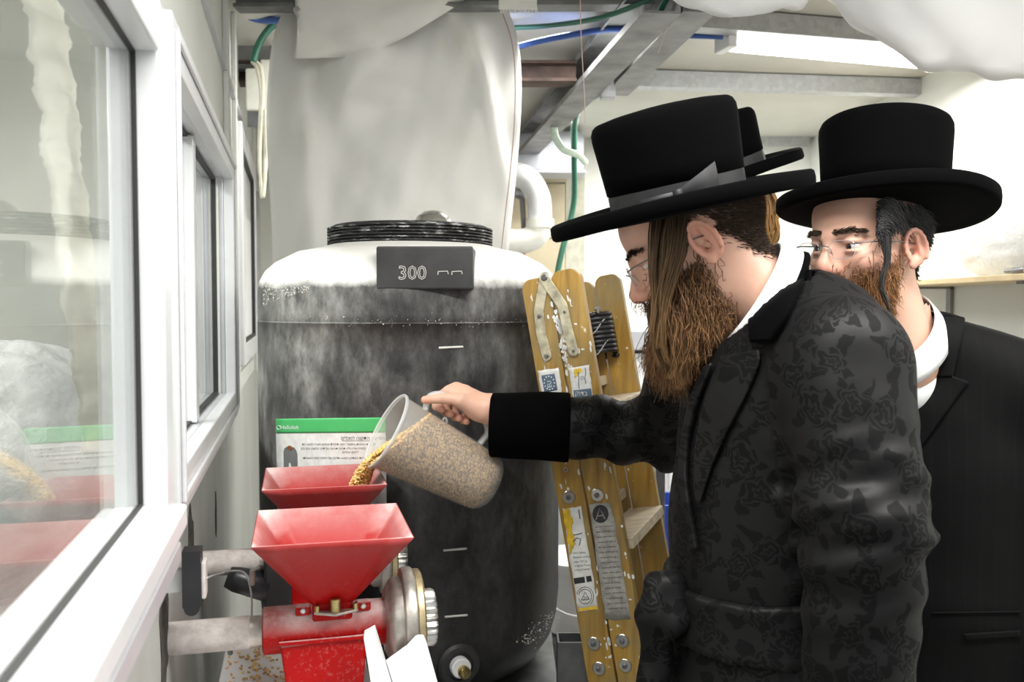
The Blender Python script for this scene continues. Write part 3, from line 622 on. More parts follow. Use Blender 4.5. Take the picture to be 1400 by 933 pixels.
# instruction sheet
def grid_patch(name, cor, mapper, mat, parent, org, nx=16, ny=8, off=.0015, solid=.0006, jag=0):
    (x0,y0),(x1,y1),(x2,y2),(x3,y3) = cor; rings = []
    for j in range(ny+1):
        v = j/ny; row = []
        for i in range(nx+1):
            u = i/nx; xa = x0+(x1-x0)*u; ya = y0+(y1-y0)*u; xb = x3+(x2-x3)*u; yb = y3+(y2-y3)*u
            jx = random.uniform(-jag,jag) if i in (0,nx) else 0; jy = random.uniform(-jag,jag) if j in (0,ny) else 0
            row.append(mapper(xa+(xb-xa)*v+jx, ya+(yb-ya)*v+jy, off)-org)
        rings.append(row)
    m = MB(); m.loft(rings, closed=False); return m.build(name, mat, parent, smooth=True, solid=solid)
sh = grid_patch('instruction_sheet', ((377,573),(527,571),(529,720),(380,720)), tank_hit, M_sticker, tank, TZ); sh['label'] = 'white instruction sheet with green header and Hebrew text'
grid_patch('green_header', ((377,573),(527,571),(527.5,591.5),(377.5,592.5)), tank_hit, M_greenprint, sh, TZ, off=.0026, solid=.0004)
text_on('header_logo', 'Hallofelt', 383, 587, 5.5, tank_hit, M_paperw, sh, off=.0032, org=TZ)
m = MB(); m.tube([tank_hit(381+2.6*math.cos(q),585-2.6*math.sin(q),.0032)-TZ for q in np.linspace(.6,5.6,14)], .0006, 5); m.build('header_mark', M_paperw, sh)
text_on('sheet_title', heb('הוראות התקנה למכלים'), 466, 601.5, 4.6, tank_hit, M_ink, sh, off=.0024, org=TZ)
MB().tube([tank_hit(x,603,.0022)-TZ for x in (467,480,495,510)], .0004, 4).build('title_rule', M_ink, sh)
for y_, x_, s_ in ((609.2,413,'לבדיקת האיכות במפעל, לפני תחילת שימוש חובה לבצע את'),(615,411,'המילוי שלא ולא תהיה תביעה על דרך כלשהי בגין נזק'),(620,468,'לימים אחרים'),(628,414,'על אחריות המתקין לבצע בדיקה של המכל לפני הפעלתו')):
    text_on('sheet_line', heb(s_), x_, y_, 3.1, tank_hit, M_ink, sh, off=.0024, org=TZ)
pic = [(388,660),(387.5,618),(389,613),(393,611),(402,612),(405,616),(406.5,622),(407,660)]
mm = MB(); mm.add([tank_hit(x,y,.0024)-TZ for x,y in pic], [tuple(range(len(pic)))]); mm.build('printed_picture', simple('grey_print', (.16,.17,.17), .5), sh)
pic = [(392,614),(393,610.5),(396,609.5),(399,611),(400,614),(397,616)]; mm = MB(); mm.add([tank_hit(x,y,.0030)-TZ for x,y in pic], [tuple(range(len(pic)))]); mm.build('printed_picture', simple('brown_print', (.25,.08,.04), .5), sh)
# stand below the tank
t = thing('tank_stand', 'dark steel frame table carrying the black tank', 'stand', (TC.x,TC.y,0))
MB().box((.0,.0,z0-.022), (.70,.70,.044)).build('top', M_darkmetal, t, bevel=.004)
for sx_ in (-.31,.31):
    for sy_ in (-.31,.31): MB().box((sx_,sy_,(z0-.044)/2), (.05,.05,z0-.044)).build('leg', M_darkmetal, t, bevel=.003)
p = Wp(590,926,1.80); tag(MB().prism([(-.05,-.10),(.07,-.10),(.055,.0),(.01,.012),(-.045,.0)], .004, frame((p.x,1.742,z0+.004), (1,0,0), (0,.0,1)) ).build('white_card', M_pvcw), 'pale card edge below the brass drain fitting of the tank', 'card')
p = Wp(780,872,1.93); t = thing('square_tube', 'upright square steel tube with open top between tank and ladder', 'tube', (p.x,1.93,0)); q = .028; h_ = p.z
for x_, y_, a_, b_ in ((0,-q,.06,.004),(0,q,.06,.004),(-q,0,.004,.052),(q,0,.004,.052)): MB().box((x_,y_,h_/2), (a_,b_,h_)).build('side', M_darkmetal, t)

# ------------------------------------------------------------------ grain mills on the bench
zt_ = .90
t = thing('bench', 'white topped bench along the window wall under the red mills', 'bench', WL(1.3,.175,0)); Mb = frame((0,0,0), DV, -NV).to_3x3()
MB().box((0,0,zt_-.015), (.80,.235,.03), Mb).build('bench_top', M_paperw, t, bevel=.003)
for a_ in (-.37,.37):
    for b_ in (-.09,.09): MB().box(Mb @ Vector((a_,b_,(zt_-.03)/2)), (.04,.04,zt_-.03), Mb).build('leg', M_darkmetal, t)
ZR = 1.174
def make_mill(s, n, label, first):
    o = WL(s, n, 0); t = thing('grain_mill', label, 'mill', (o.x,o.y,zt_)); t.rotation_euler = (0,0,math.atan2(NV.y,NV.x))   # local x = away from wall, y = along wall
    Z = ZR-zt_; zb = 1.062-zt_; a0 = .11; a1 = .029; V = []; Fc = []; cols = []
    NL = 8; NS = 6
    def sq(a, z):
        pts = []
        for (x0,y0),(x1,y1) in (((-1,-1),(1,-1)),((1,-1),(1,1)),((1,1),(-1,1)),((-1,1),(-1,-1))):
            for k in range(NS): f = k/NS; pts.append((a*(x0+(x1-x0)*f), a*(y0+(y1-y0)*f), z))
        return pts
    rr = []
    for i in range(NL+1): f = i/NL; rr.append((sq(a1+(a0-a1)*f, zb+(Z-zb)*f), .08*f**3))
    for i in range(NL+1): f = 1-i/NL; rr.append((sq(a1-.0025+(a0-a1)*f, zb+.002+(Z-zb-.001)*f), max(0,(f-.55)/.45)**1.6*.36+.02))
    n4 = NS*4
    for r_, d_ in rr:
        for k, p in enumerate(r_):
            e = abs(((k % NS)/NS)-.0); V.append(p); cols.append((d_*(1.0 if k % NS else 1.9)+(.18 if (k % NS == 0 and d_ > .1) else 0),)*3)
    for i in range(len(rr)-1):
        for k in range(n4): Fc.append((i*n4+k, i*n4+(k+1)%n4, (i+1)*n4+(k+1)%n4, (i+1)*n4+k))
    ho = np_mesh('hopper', np.array(V), np.array(Fc), M_hop, t, smooth=False, cols=np.array(cols))
    zc = 1.020-zt_; Mx = Matrix(((0,0,1,0),(1,0,0,0),(0,1,0,0),(0,0,0,1))); Mx.translation = (0,0,zc)    # lathe axis -> local x
    T = lambda a: Mx @ Matrix.Translation((0,0,a))
    MB().box((0,0,(zb+zc)/2+.012), (.058,.058,zb-zc)).build('hopper_neck', M_redm, t, bevel=.003)
    MB().lathe([(.030,-.100),(.034,-.098),(.034,.085),(.040,.092)], 32, Mx).build('barrel', M_redm, t, smooth=True, autos=35)
    MB().lathe([(.022,-.118),(.022,-.100)], 20, Mx).build('shaft_collar', M_iron, t, smooth=True, autos=35)
    MB().prism([(-.075,zc-.012),(.05,zc-.004),(.042,.012),(.045,0),(-.07,0),(-.062,.012)], .07, Matrix(((1,0,0,0),(0,0,1,-.035),(0,1,0,0),(0,0,0,1)))).build('pedestal', M_redm, t, bevel=.003)
    MB().box((-.0125,-.037,zc-.008), (.128,.004,.006)).build('pedestal_flange', M_redm, t, bevel=.001)
    MB().lathe([(.045,.078),(.060,.086),(.064,.092),(.064,.104)], 40, Mx).build('housing', M_iron, t, smooth=True, autos=35)
    MB().lathe([(.064,.102),(.076,.104),(.078,.108),(.078,.118),(.076,.121)], 48, Mx).build('flange', M_iron, t, smooth=True, autos=35)
    MB().lathe([(.072,.121),(.074,.123),(.074,.131),(.070,.134)], 48, Mx).build('grinding_ring', M_bronze, t, smooth=True, autos=35)
    m = MB(); rings = []
    for z_, r_ in ((.132,.040),(.150,.041),(.155,.038)):
        rings.append([T(z_) @ Vector(((r_+.0022*math.cos(22*q))*math.cos(q),(r_+.0022*math.cos(22*q))*math.sin(q),0)) for q in np.linspace(0,2*math.pi,132,endpoint=False)])
    m.loft(rings, caps=True); m.build('adjusting_knob', M_chrome, t, smooth=True, autos=50)
    # clamp plate with brass bolts on the near side of the neck
    M2 = Matrix.Translation((.005,-.036,zc+.030)) 
    cp = MB().prism([(-.032,.0),(-.026,.006),(.026,.006),(.032,.0),(.0,-.015)], .004, M2).build('clamp_plate', M_iron, t, bevel=.001)
    MB().lathe([(.0075,0),(.0075,.018),(.0065,.019)], 20, Matrix.Translation((.004,-.038,zc+.034))).build('clamp_bolt', M_brass, cp, smooth=True, autos=40)
    for x_ in (-.026,.029): MB().lathe([(.004,0),(.004,.008),(.003,.009)], 12, Matrix.Translation((x_+.004,-.034,zc+.034))).build('clamp_screw', M_brass, cp, smooth=True, autos=40)
    for x_ in (-.042,.045):
        lug = MB().box((x_,-.020,zc+.034), (.022,.012,.016)).build('lug', M_redm, t, bevel=.003)
        MB().lathe([(.0045,0),(.0045,.004),(.003,.005)], 6, Matrix.Translation((x_,-.0265,zc+.035)) @ Matrix.Rotation(math.pi/2,4,'X')).build('lug_screw', M_chrome, lug)
    if first:
        Ri = Matrix.Rotation(-math.atan2(NV.y,NV.x),4,'Z') @ Matrix.Translation((-o.x,-o.y,-zt_))
        for nm, Yc, quad, th_ in (('chute_side',1.215,((497,873),(512,865),(541,960),(512,968)),.006),('chute_plate',1.235,((527,903),(556,882),(568,869),(575,869),(579,878),(604,968),(548,972)),.003)):
            q = [Wp(x_,y_,Yc) for x_,y_ in quad]; m = MB(); k_ = len(q); back = Vector((-.004,.03,0)) if nm == 'chute_side' else Vector((.004,th_,0)); q2 = [p+back for p in q]
            m.add([Ri @ p for p in q+q2], [tuple(range(k_)), tuple(range(2*k_-1,k_-1,-1))]+[(a_,(a_+1)%k_,k_+(a_+1)%k_,k_+a_) for a_ in range(k_)]); m.build(nm, M_paperw, t, bevel=.001)
    else:
        MB().tube([(-.175,-.02,zc-.02),(-.16,-.02,zc-.026),(-.10,-.03,zc-.045)], [.020,.024,.026], 16).build('motor_cone', M_black, t, smooth=True)
        MB().box((-.085,-.02,zc-.03), (.05,.06,.10)).build('motor_box', M_black, t, bevel=.005)
    return t
make_mill(1.279, .231, 'red grain mill nearest the camera with empty dusty hopper', True)
make_mill(1.652, .231, 'red grain mill behind the nearest one, receiving the poured grain', False)
for s, lab in ((1.279,'flour dusted pipe from the wall to the nearest red mill'),(1.652,'flour dusted pipe from the wall to the rear red mill')):
    t = thing('drive_pipe', lab, 'pipe', WL(s,0,1.020)); Mx = frame((0,0,0), DV, (0,0,1)); rr = .0235
    MB().lathe([(rr,-.01),(rr,.112),(rr-.002,.114),(.012,.114)], 32, Mx).build('sleeve', M_pipe, t, smooth=True, autos=40)
    MB().lathe([(.007,.1145),(.007,.131)], 16, Mx).build('shaft', M_iron, t, smooth=True)
    MB().lathe([(.004,-.001),(.004,.006),(.003,.008)], 6, Matrix.Translation(NV*.085+Vector((0,0,-.023)))@Matrix.Rotation(math.pi,4,'X')).build('set_screw', M_darkmetal, t)
# black box on the wall with its wire
p = hp(265,792,.045); t = thing('wall_switch', 'black plastic switch with rounded end on the wall above the dusty pipe', 'switch', p); Mx = frame((0,0,0), NV, (0,0,1))
poly = [(-.0135,.042),(.0105,.042),(.0105,-.035)]+[(.0105*math.cos(q)*1.0-.0015, -.035+.0115*math.sin(q)) for q in np.linspace(0,-math.pi,9)]+[(-.0135,-.035)]
MB().prism(poly, .030, Mx @ Matrix.Translation((0,0,-.015))).build('body', M_black, t, bevel=.002)
MB().box(Mx @ Vector((.0135,0,0)), (.006,.05,.026), Mx.to_3x3()).build('dusty_side', M_pipe, t, bevel=.002)
MB().box(Mx @ Vector((-.034,0,0)), (.04,.03,.012), Mx.to_3x3()).build('mount', M_grey, t)
line('thin_wire', [p+NV*.016, Wp(300,785,1.42), Wp(318,781,1.42), Wp(333,783,1.40), Wp(340,795,1.38), Wp(344,818,1.36), Wp(344,846,1.33)], .0016, M_grey, 'thin grey wire from the black wall switch to the nearest pipe', 'wire', 8)
t = thing('wire_clip', 'small grey clip holding the thin wire above the nearest pipe', 'clip', Wp(345,790,1.375)); MB().box((0,0,0), (.008,.008,.026)).build('clip', M_iron, t, bevel=.002); MB().tube([(.0,0,.01),(.012,0,.018)], .002).build('hook', M_iron, t)

# ------------------------------------------------------------------ grain
def ell(n=7, m=5):
    V = [(0,0,1)]; Fc = []
    for i in range(1,m):
        a = math.pi*i/m
        for k in range(n): q = 2*math.pi*k/n; V.append((math.sin(a)*math.cos(q), math.sin(a)*math.sin(q), math.cos(a)))
    V.append((0,0,-1)); V = np.array(V); e = len(V)-1
    for k in range(n): Fc.append((0,1+k,1+(k+1)%n))
    for i in range(m-2):
        for k in range(n):
            a, b, c, d = 1+i*n+k, 1+i*n+(k+1)%n, 1+(i+1)*n+(k+1)%n, 1+(i+1)*n+k; Fc += [(a,d,c),(a,c,b)]
    for k in range(n): Fc.append((e,1+(m-2)*n+(k+1)%n,1+(m-2)*n+k))
    return V, np.array(Fc)
EV, EF = ell()
def grains(name, P, parent=None, L=.0037, W_=.0018, flat=False):
    P = np.asarray([tuple(p) for p in P]); N = len(P); q = RNG.normal(size=(N,3)); 
    if flat: q[:,2] *= .12
    q /= np.linalg.norm(q,axis=1,keepdims=True); a = np.cross(q, RNG.normal(size=(N,3))); a /= np.linalg.norm(a,axis=1,keepdims=True); b = np.cross(q,a)
    sc = RNG.uniform(.8,1.15,(N,1,1)); V = (EV[None,:,2:3]*q[:,None]*L + EV[None,:,0:1]*a[:,None]*W_ + EV[None,:,1:2]*b[:,None]*W_)*sc + P[:,None]
    Fc = (EF[None]+ (np.arange(N)*len(EV))[:,None,None]).reshape(-1,3)
    base = np.array([.80,.53,.20]); c = base*RNG.uniform(.6,1.35,(N,1))*np.stack([np.ones(N),RNG.uniform(.88,1.1,N),RNG.uniform(.6,1.3,N)],1); c = np.repeat(c,len(EV),0)
    return np_mesh(name, V.reshape(-1,3), Fc, M_grain, parent, cols=c)
pts = [WL(1.3+.42*(random.random()-.5)*1.2+.1, .13+.05*random.gauss(0,1), zt_+.0018) for _ in range(520)]
pts = [p for p in pts if .065 < (p-WO).dot(NV) < .33 and .95 < (p-WO).dot(DV) < 1.64]
o = grains('spilled_grain', pts, flat=True); tag(o, 'loose grains spilled across the white bench top', 'grain', kind='stuff')

# ------------------------------------------------------------------ the jug
JB = Wp(672,664,1.70); JM = Wp(527,589,1.63); ax = (JM-JB); JL = ax.length; ax.normalize()
upv = Vector((0,0,1)); upv = (upv-ax*upv.dot(ax)).normalized()
MJ = frame(JB, upv.cross(ax)*-1, upv)          # local y = handle side
MJ = Matrix((upv.cross(ax), upv, ax)).transposed().to_4x4() if False else MJ
if (MJ.to_3x3() @ Vector((0,0,1))).dot(ax) < 0: MJ = frame(JB, upv.cross(ax), upv)
jug = thing('measuring_jug', 'frosted plastic jug full of grain, tipped and pouring over the rear mill', 'jug', JB); MJl = MJ.copy(); MJl.translation = (0,0,0)
rb, rt = .0575, .0735; wt = .0018
rad = lambda z: rb+(rt-rb)*(z/JL)
outer = [(.0,.0),(rb-.022,.0),(rb-.010,.004),(rb-.003,.012),(rad(.022),.022)]+[(rad(JL*k/10), JL*k/10) for k in range(2,11)]
inner = [(rad(JL*k/10)-wt, JL*k/10) for k in range(10,1,-1)]+[(rad(.022)-wt,.022),(rb-.012,.007),(rb-.023,.003),(.0,.003)]
MB().lathe(outer+inner, 72, MJl, cap0=False, cap1=False).build('wall', M_jug, jug, smooth=True)
MB().lathe([(rt+.0005,JL-.006),(rt+.0030,JL-.004),(rt+.0035,JL),(rt+.001,JL+.002),(rt-.002,JL)], 72, MJl, cap0=False, cap1=False).build('rim', M_jugt, jug, smooth=True)
def jp(px, py): # point in the jug's handle plane seen at a pixel, in jug space
    C = Vector((0,0,ZC)); d = Wp(px,py,1)-C; nn = MJ.to_3x3() @ Vector((1,0,0)); t = (JB-C).dot(nn)/d.dot(nn); return C+d*t
HZ = [(-.0,.1905),(.024,.196),(.040,.182),(.0445,.160),(.040,.120),(.0425,.085),(.040,.070),(.026,.058),(-.0,.062)]
hpath = curve_pts([MJl @ Vector((0, rad(z)+y-.002, z)) for y, z in HZ], 8)
hm = MB(); rings = []
for i, p in enumerate(hpath):
    tdir = (hpath[min(i+1,len(hpath)-1)]-hpath[max(i-1,0)]).normalized(); xx = MJl.to_3x3() @ Vector((1,0,0)); nn = tdir.cross(xx).normalized()
    rings.append([p+xx*(.0105*math.cos(q))+nn*(.0055*math.sin(q)) for q in np.linspace(0,2*math.pi,14,endpoint=False)])
hm.loft(rings, caps=True).build('handle', M_jugt, jug, smooth=True)
# grain inside, cut by its own sloping surface
m = MB(); gp = [(0,.0045)]+[(rb-.025,.005),(rb-.014,.0095),(rad(.022)-.0028,.023)]+[(rad(JL*k/14)-.0028, JL*k/14) for k in range(2,15)]+[(0,JL)]
m.lathe(gp, 64, MJl, cap0=False, cap1=False); me = bpy.data.meshes.new('grain_fill'); me.from_pydata(m.v,[],m.f); bm = bmesh.new(); bm.from_mesh(me); bmesh.ops.remove_doubles(bm, verts=bm.verts, dist=1e-5); bmesh.ops.recalc_face_normals(bm, faces=bm.faces)
pa = Wp(509,634,1.63); pb_ = Wp(612,548,1.66); sl = (pb_-pa); pn = Vector((0,1,0)).cross(sl).normalized(); pn = pn if pn.z > 0 else -pn
res = bmesh.ops.bisect_plane(bm, geom=bm.verts[:]+bm.edges[:]+bm.faces[:], plane_co=pa-JB, plane_no=pn, clear_outer=True); bmesh.ops.holes_fill(bm, edges=[e for e in bm.edges if e.is_boundary]); bm.to_mesh(me)
bmesh.ops.triangulate(bm, faces=bm.faces)
caps = [f for f in bm.faces if abs(f.normal.dot(pn)) > .99 and abs((f.calc_center_median()-(pa-JB)).dot(pn)) < 1e-3]; tri = [[v.co.copy() for v in f.verts] for f in caps]; ar = np.array([f.calc_area() for f in caps]); bm.free()
me.materials.append(M_packed); me.polygons.foreach_set('use_smooth', [True]*len(me.polygons)); o = bpy.data.objects.new('grain_fill', me); link(o, jug); o['kind'] = 'stuff'
pts = []
for k in RNG.choice(len(tri), 650, p=ar/ar.sum()):
    a_, b_ = sorted((random.random(), random.random())); A, B, C_ = tri[k]; pts.append(A*a_+B*(b_-a_)+C_*(1-b_)+pn*random.uniform(-.001,.002))
# a skin of single kernels just under the jug wall
EVs, EFs = EV, EF; EV, EF = ell(5,4); gs = []
for k in range(7000):
    z_ = random.uniform(.026,JL-.006); q = random.uniform(0,2*math.pi); p = MJl @ Vector(((rad(z_)-.0050)*math.cos(q),(rad(z_)-.0050)*math.sin(q),z_))
    if (p-(pa-JB)).dot(pn) < -.002: gs.append(p)
for k in range(900):
    q = random.uniform(0,2*math.pi); r_ = (rb-.019)*math.sqrt(random.random()); gs.append(MJl @ Vector((r_*math.cos(q), r_*math.sin(q), .009)))
o = grains('grain_skin', gs, jug, L=.0034, W_=.0017); o['kind'] = 'stuff'; EV, EF = EVs, EFs
# poured stream from the lip down into the rear hopper
S = curve_pts([Wp(541,600,1.635), Wp(519,617,1.64), Wp(504,636,1.645), Wp(494,655,1.65), Wp(487,684,1.655)], 30)
sp_ = []
for k in range(3000):
    f = random.random()**.85; p = S[int(f*(len(S)-1))]; w_ = .052*(1-f*.42); a_ = random.uniform(0,6.28); r_ = w_*math.sqrt(random.random())
    sp_.append(p+Vector((math.cos(a_)*r_*.62, math.sin(a_)*r_, math.cos(a_)*r_*.42)))
o = grains('poured_grain', sp_, L=.0042, W_=.0021); tag(o, 'golden grains pouring from the jug into the rear red hopper', 'grain', kind='stuff')
o = grains('surface_grain', [Vector(p) for p in pts], jug, L=.0042, W_=.0021); o['kind'] = 'stuff'
cen = WL(1.652,.231,0); hz = []
for k in range(420):
    f = random.random()*.36; a_ = .029+(.081)*f-.006; hz.append(Vector((cen.x,cen.y,1.062+.112*f))+NV*random.uniform(-a_,a_)+DV*random.uniform(-a_,a_)) if random.random() < .9 else None
o = grains('hopper_grain', hz); tag(o, 'grains lying in the throat of the rear red hopper', 'grain', kind='stuff')

# ------------------------------------------------------------------ the ladder
LA = Vector((.115,.30,0)).normalized(); LH = Vector((LA.y,-LA.x,0)); tl = R(10.2); LU = Vector((0,0,1))*math.cos(tl)-LH*math.sin(tl); LW = LH*math.cos(tl)+Vector((0,0,1))*math.sin(tl)
LT = Wp(753,379,1.78); ML = Matrix((LW, LU, -LA)).transposed().to_4x4(); ML.translation = LT    # x across, y up, z toward the camera
ladder = thing('step_ladder', 'worn folded wooden step ladder with paint spatters leaning beside the tank', 'ladder', LT-Vector((0,0,LT.z))+LH*(LT.z*math.tan(tl))); LO = ladder.location.copy(); MLo = ML.copy(); MLo.translation = LT-LO
LLEN = LT.z/math.cos(tl)-.012; GAP = .33
def board(x0, x1, y0, z0_, z1_, name, mat):
    rr_ = (x1-x0)/2*.75; poly = [(x1,-LLEN),(x1,y0-rr_)]
    for k in range(1,8): q = math.pi/2*k/8; poly.append((x1-rr_+rr_*math.cos(q), y0-rr_+rr_*math.sin(q)))
    for k in range(1,8): q = math.pi/2*k/8; poly.append((x0+rr_-rr_*math.sin(q), y0-rr_+rr_*math.cos(q)))
    poly += [(x0,y0-rr_),(x0,-LLEN)]
    return MB().prism(poly, z1_-z0_, MLo @ Matrix.Translation((0,0,z0_))).build(name, mat, ladder, bevel=.002)
xs = []
for px_ in (714,752.5,755,797): q = ML.inverted() @ (lambda C, d: C+d*((LT-C).dot(LA)/d.dot(LA)))(Vector((0,0,ZC)), Wp(px_,400,1)-Vector((0,0,ZC))); xs.append(q.x)
for zz in (0, -GAP):
    board(xs[0], xs[1], .004, zz-.022, zz, 'stile', M_wood); board(xs[2], xs[3], .010, zz-.022, zz, 'stile', M_wood)
for i in range(5):
    y_ = -.235-.27*i
    for x_, w_ in (((xs[0]+xs[1])/2,.05),((xs[2]+xs[3])/2,.052)):
        Mq = MLo @ Matrix.Translation((x_, y_-(.05 if x_ > .02 else 0), -GAP/2-.011)); MB().box(Mq.translation, (w_+.03 if x_ > .02 else w_,.022,GAP-.022), Mq.to_3x3()).build('tread', M_step, ladder, bevel=.002)
def lad(px, py, off=0.):
    C = Vector((0,0,ZC)); d = Wp(px,py,1)-C; return C+d*(((LT-LA*off)-C).dot(LA)/d.dot(LA))
def lad2(px, py): q = ML.inverted() @ lad(px,py); return Vector((q.x,q.y))
def strap(pts, w, t_, name, mat, parent=None, z=0.):
    P = [lad2(*p) for p in pts]; P = [Vector(p) for p in P]; L_, R_ = [], []
    for i, p in enumerate(P):
        d = (P[min(i+1,len(P)-1)]-P[max(i-1,0)]).normalized(); nn = Vector((-d.y,d.x)); L_.append(p+nn*w); R_.append(p-nn*w)
    d = (P[-1]-P[-2]).normalized(); nn = Vector((-d.y,d.x)); cap = [P[-1]+nn*w*math.cos(a)+d*w*math.sin(a) for a in np.linspace(.2,math.pi-.2,7)]
    d0 = (P[0]-P[1]).normalized(); n0 = Vector((-d0.y,d0.x)); cap0 = [P[0]+n0*w*math.cos(a)+d0*w*math.sin(a) for a in np.linspace(.2,math.pi-.2,7)]
    poly = L_+cap+R_[::-1]+cap0
    return MB().prism([(p.x,p.y) for p in poly], t_, MLo @ Matrix.Translation((0,0,z))).build(name, mat, parent or ladder, bevel=.0008)
M_hinge = simple('paint_spattered_steel', (.50,.46,.34), .45, metal=.5, var=.45, scale=45)
strap([(745,381),(737,425),(740,455),(748,487)], .0105, .003, 'hinge_plate', M_hinge, z=.0005); strap([(745,381),(770,418),(777,450),(785,480)], .0105, .003, 'hinge_plate', M_hinge, z=.0035)
def washer(px, py, r, name, head=.45, mat=M_chrome):
    q = lad2(px,py); Mw = MLo @ Matrix.Translation((q.x,q.y,0)); wv = MB().lathe([(r,0),(r,.0025),(r*.9,.0035),(r*.45,.0035)], 24, Mw).build(name, mat, ladder, smooth=True, autos=35)
    MB().lathe([(r*head,.003),(r*head,.0075),(r*head*.7,.009)], 10, Mw).build('bolt', M_darkmetal, wv, smooth=True, autos=35)
for x_, y_, r_, z_ in ((745.5,380,.0095,.006),): washer(x_, y_, r_+.002, 'hinge_bolt', .6)
for x_, y_ in ((738,433),(773,427),(748,487),(785,480)): washer(x_, y_, .0058, 'hinge_screw', .55)
for x_, y_ in ((778,680),(817,677),(812,880),(851,876),(819,914),(855,910)): washer(x_, y_, .0135, 'washer', .38)
washer(774,642,.005,'screw')
def sticker(cor, mat, name, parent=None, off=.0006, th=.0004, jag=0.): return grid_patch(name, cor, lad, mat, parent or ladder, LO, 6, 10, off, th, jag)
s1 = sticker(((735,507),(764,503),(770,552),(742,549)), M_sticker, 'euro_sticker', jag=.8); sticker(((740,513.5),(758,511),(762,533.5),(744.5,537)), M_eu, 'blue_square', s1, .0011)
m = MB(); cxy = (751,523.8)
for k in range(12):
    q = 2*math.pi*k/12; x_, y_ = cxy[0]+7*math.cos(q)+.8*math.sin(q), cxy[1]+9*math.sin(q); m.add([lad(x_+1*math.cos(a),y_+1*math.sin(a),.0016)-LO for a in np.linspace(0,6.28,7)[:-1]], [tuple(range(6))])
m.build('star_ring', M_paperw, s1); text_on('sticker_text', 'EU', 754.5, 530, 6, lad, M_paperw, s1, rot=R(-98), off=.0017, org=LO)
text_on('sticker_text', 'QUALITY', 762, 532, 2.6, lad, M_ink, s1, rot=R(-98), off=.0012, org=LO); text_on('sticker_text', 'OK', 757, 548, 6, lad, M_ink, s1, off=.0012, org=LO)
s2 = sticker(((777,504),(805,499),(811,550),(785,553)), M_sticker, 'inspection_sticker', jag=.8); sticker(((784,505),(794,503),(796,508),(786,517)), M_yel, 'yellow_smear', s2, .0011, jag=.8)
sticker(((784,534),(808,531),(810.5,549),(786,552)), M_eu, 'printed_block', s2, .0011); text_on('sticker_text', heb('בדוק'), 786, 541, 6.5, lad, M_sticker, s2, off=.0016, org=LO); text_on('sticker_text', heb('תקין'), 788, 549.5, 6.5, lad, M_sticker, s2, off=.0016, org=LO)
m = MB(); m.tube([lad(x,y,.0014)-LO for x,y in ((790,509),(791.5,516),(791,525),(792,532))], .0008, 5); m.tube([lad(x,y,.0014)-LO for x,y in ((800,503),(801,510),(799.5,517),(801,525))], .0008, 5); m.tube([lad(x,y,.0014)-LO for x,y in ((794,516),(797,514.5),(798,518),(795,519.5),(794,516))], .0006, 5); m.build('pen_mark', M_eu, s2)
s3 = sticker(((769,696),(795,692),(818.5,834),(790,838)), M_sticker, 'safety_label', jag=1); sticker(((769,697),(780,695),(786,745),(779,760)), M_yel, 'yellow_strip', s3, .0011, jag=2); sticker(((792,832),(815,829),(817,833),(791,837)), M_yel, 'yellow_strip', s3, .0011, jag=1)
for y_, s_ in ((758,'rwsv safety'),(764,'lifetime strong'),(770,'max 150 kg'),(775.5,'original Tetra'),(781,'tripod ladder')): text_on('label_line', s_, 782.5+(y_-758)*.16, y_, 3, lad, M_ink, s3, rot=R(-4), off=.0011, org=LO)
sticker(((784,791),(799,789),(800,797),(785.5,799)), M_ink, 'printed_bar', s3, .0011); sticker(((801,788.5),(808,787.5),(809.5,795),(802.5,796.5)), M_ink, 'printed_bar', s3, .0011)
m = MB()
for r_ in (13,10): m.tube([lad(800+r_*.88*math.cos(q),816+r_*math.sin(q),.0012)-LO for q in np.linspace(-2.9,0.9 if r_ > 11 else 2.9,26)], .0006, 5)
m.tube([lad(x,y,.0012)-LO for x,y in ((795,821),(800,810),(806,820),(795,821))], .0007, 5); m.build('printed_emblem', M_ink, s3); text_on('label_line', '20', 797.5, 821, 5.5, lad, M_ink, s3, off=.0012, org=LO)
m = MB(); m.tube([lad(x,y,.0012)-LO for x,y in ((784,732),(790,731),(796,729))], .0009, 5); m.tube([lad(x,y,.0012)-LO for x,y in ((785,741),(788,736),(794,737),(792,746))], .0009, 5); m.tube([lad(x,y,.0012)-LO for x,y in ((791,697),(793,710))], .001, 5); m.build('pen_mark', M_ink, s3)
s4 = sticker(((806,690),(836,687),(862.5,846),(828,849)), M_greystick, 'warning_label', jag=1.5)
m = MB(); m.add([lad(821+11*math.cos(q),703+12.5*math.sin(q),.0012)-LO for q in np.linspace(0,6.28,29)[:-1]], [tuple(range(28))]); em = m.build('round_emblem', M_ink, s4)
m = MB(); m.tube([lad(x,y,.0016)-LO for x,y in ((815,711),(820,695),(827,710))], .0012, 5); m.tube([lad(x,y,.0016)-LO for x,y in ((817,706),(824,705))], .001, 5); m.build('emblem_mark', M_greystick, s4)
for k in range(17): y_ = 722+k*7; text_on('label_line', random.choice(('never climb above','keep both feet on','check all fittings','do not overreach','stand on firm base')), 814+(y_-722)*.155, y_, 2.6, lad, M_ink, s4, rot=R(-4), off=.0012, org=LO)
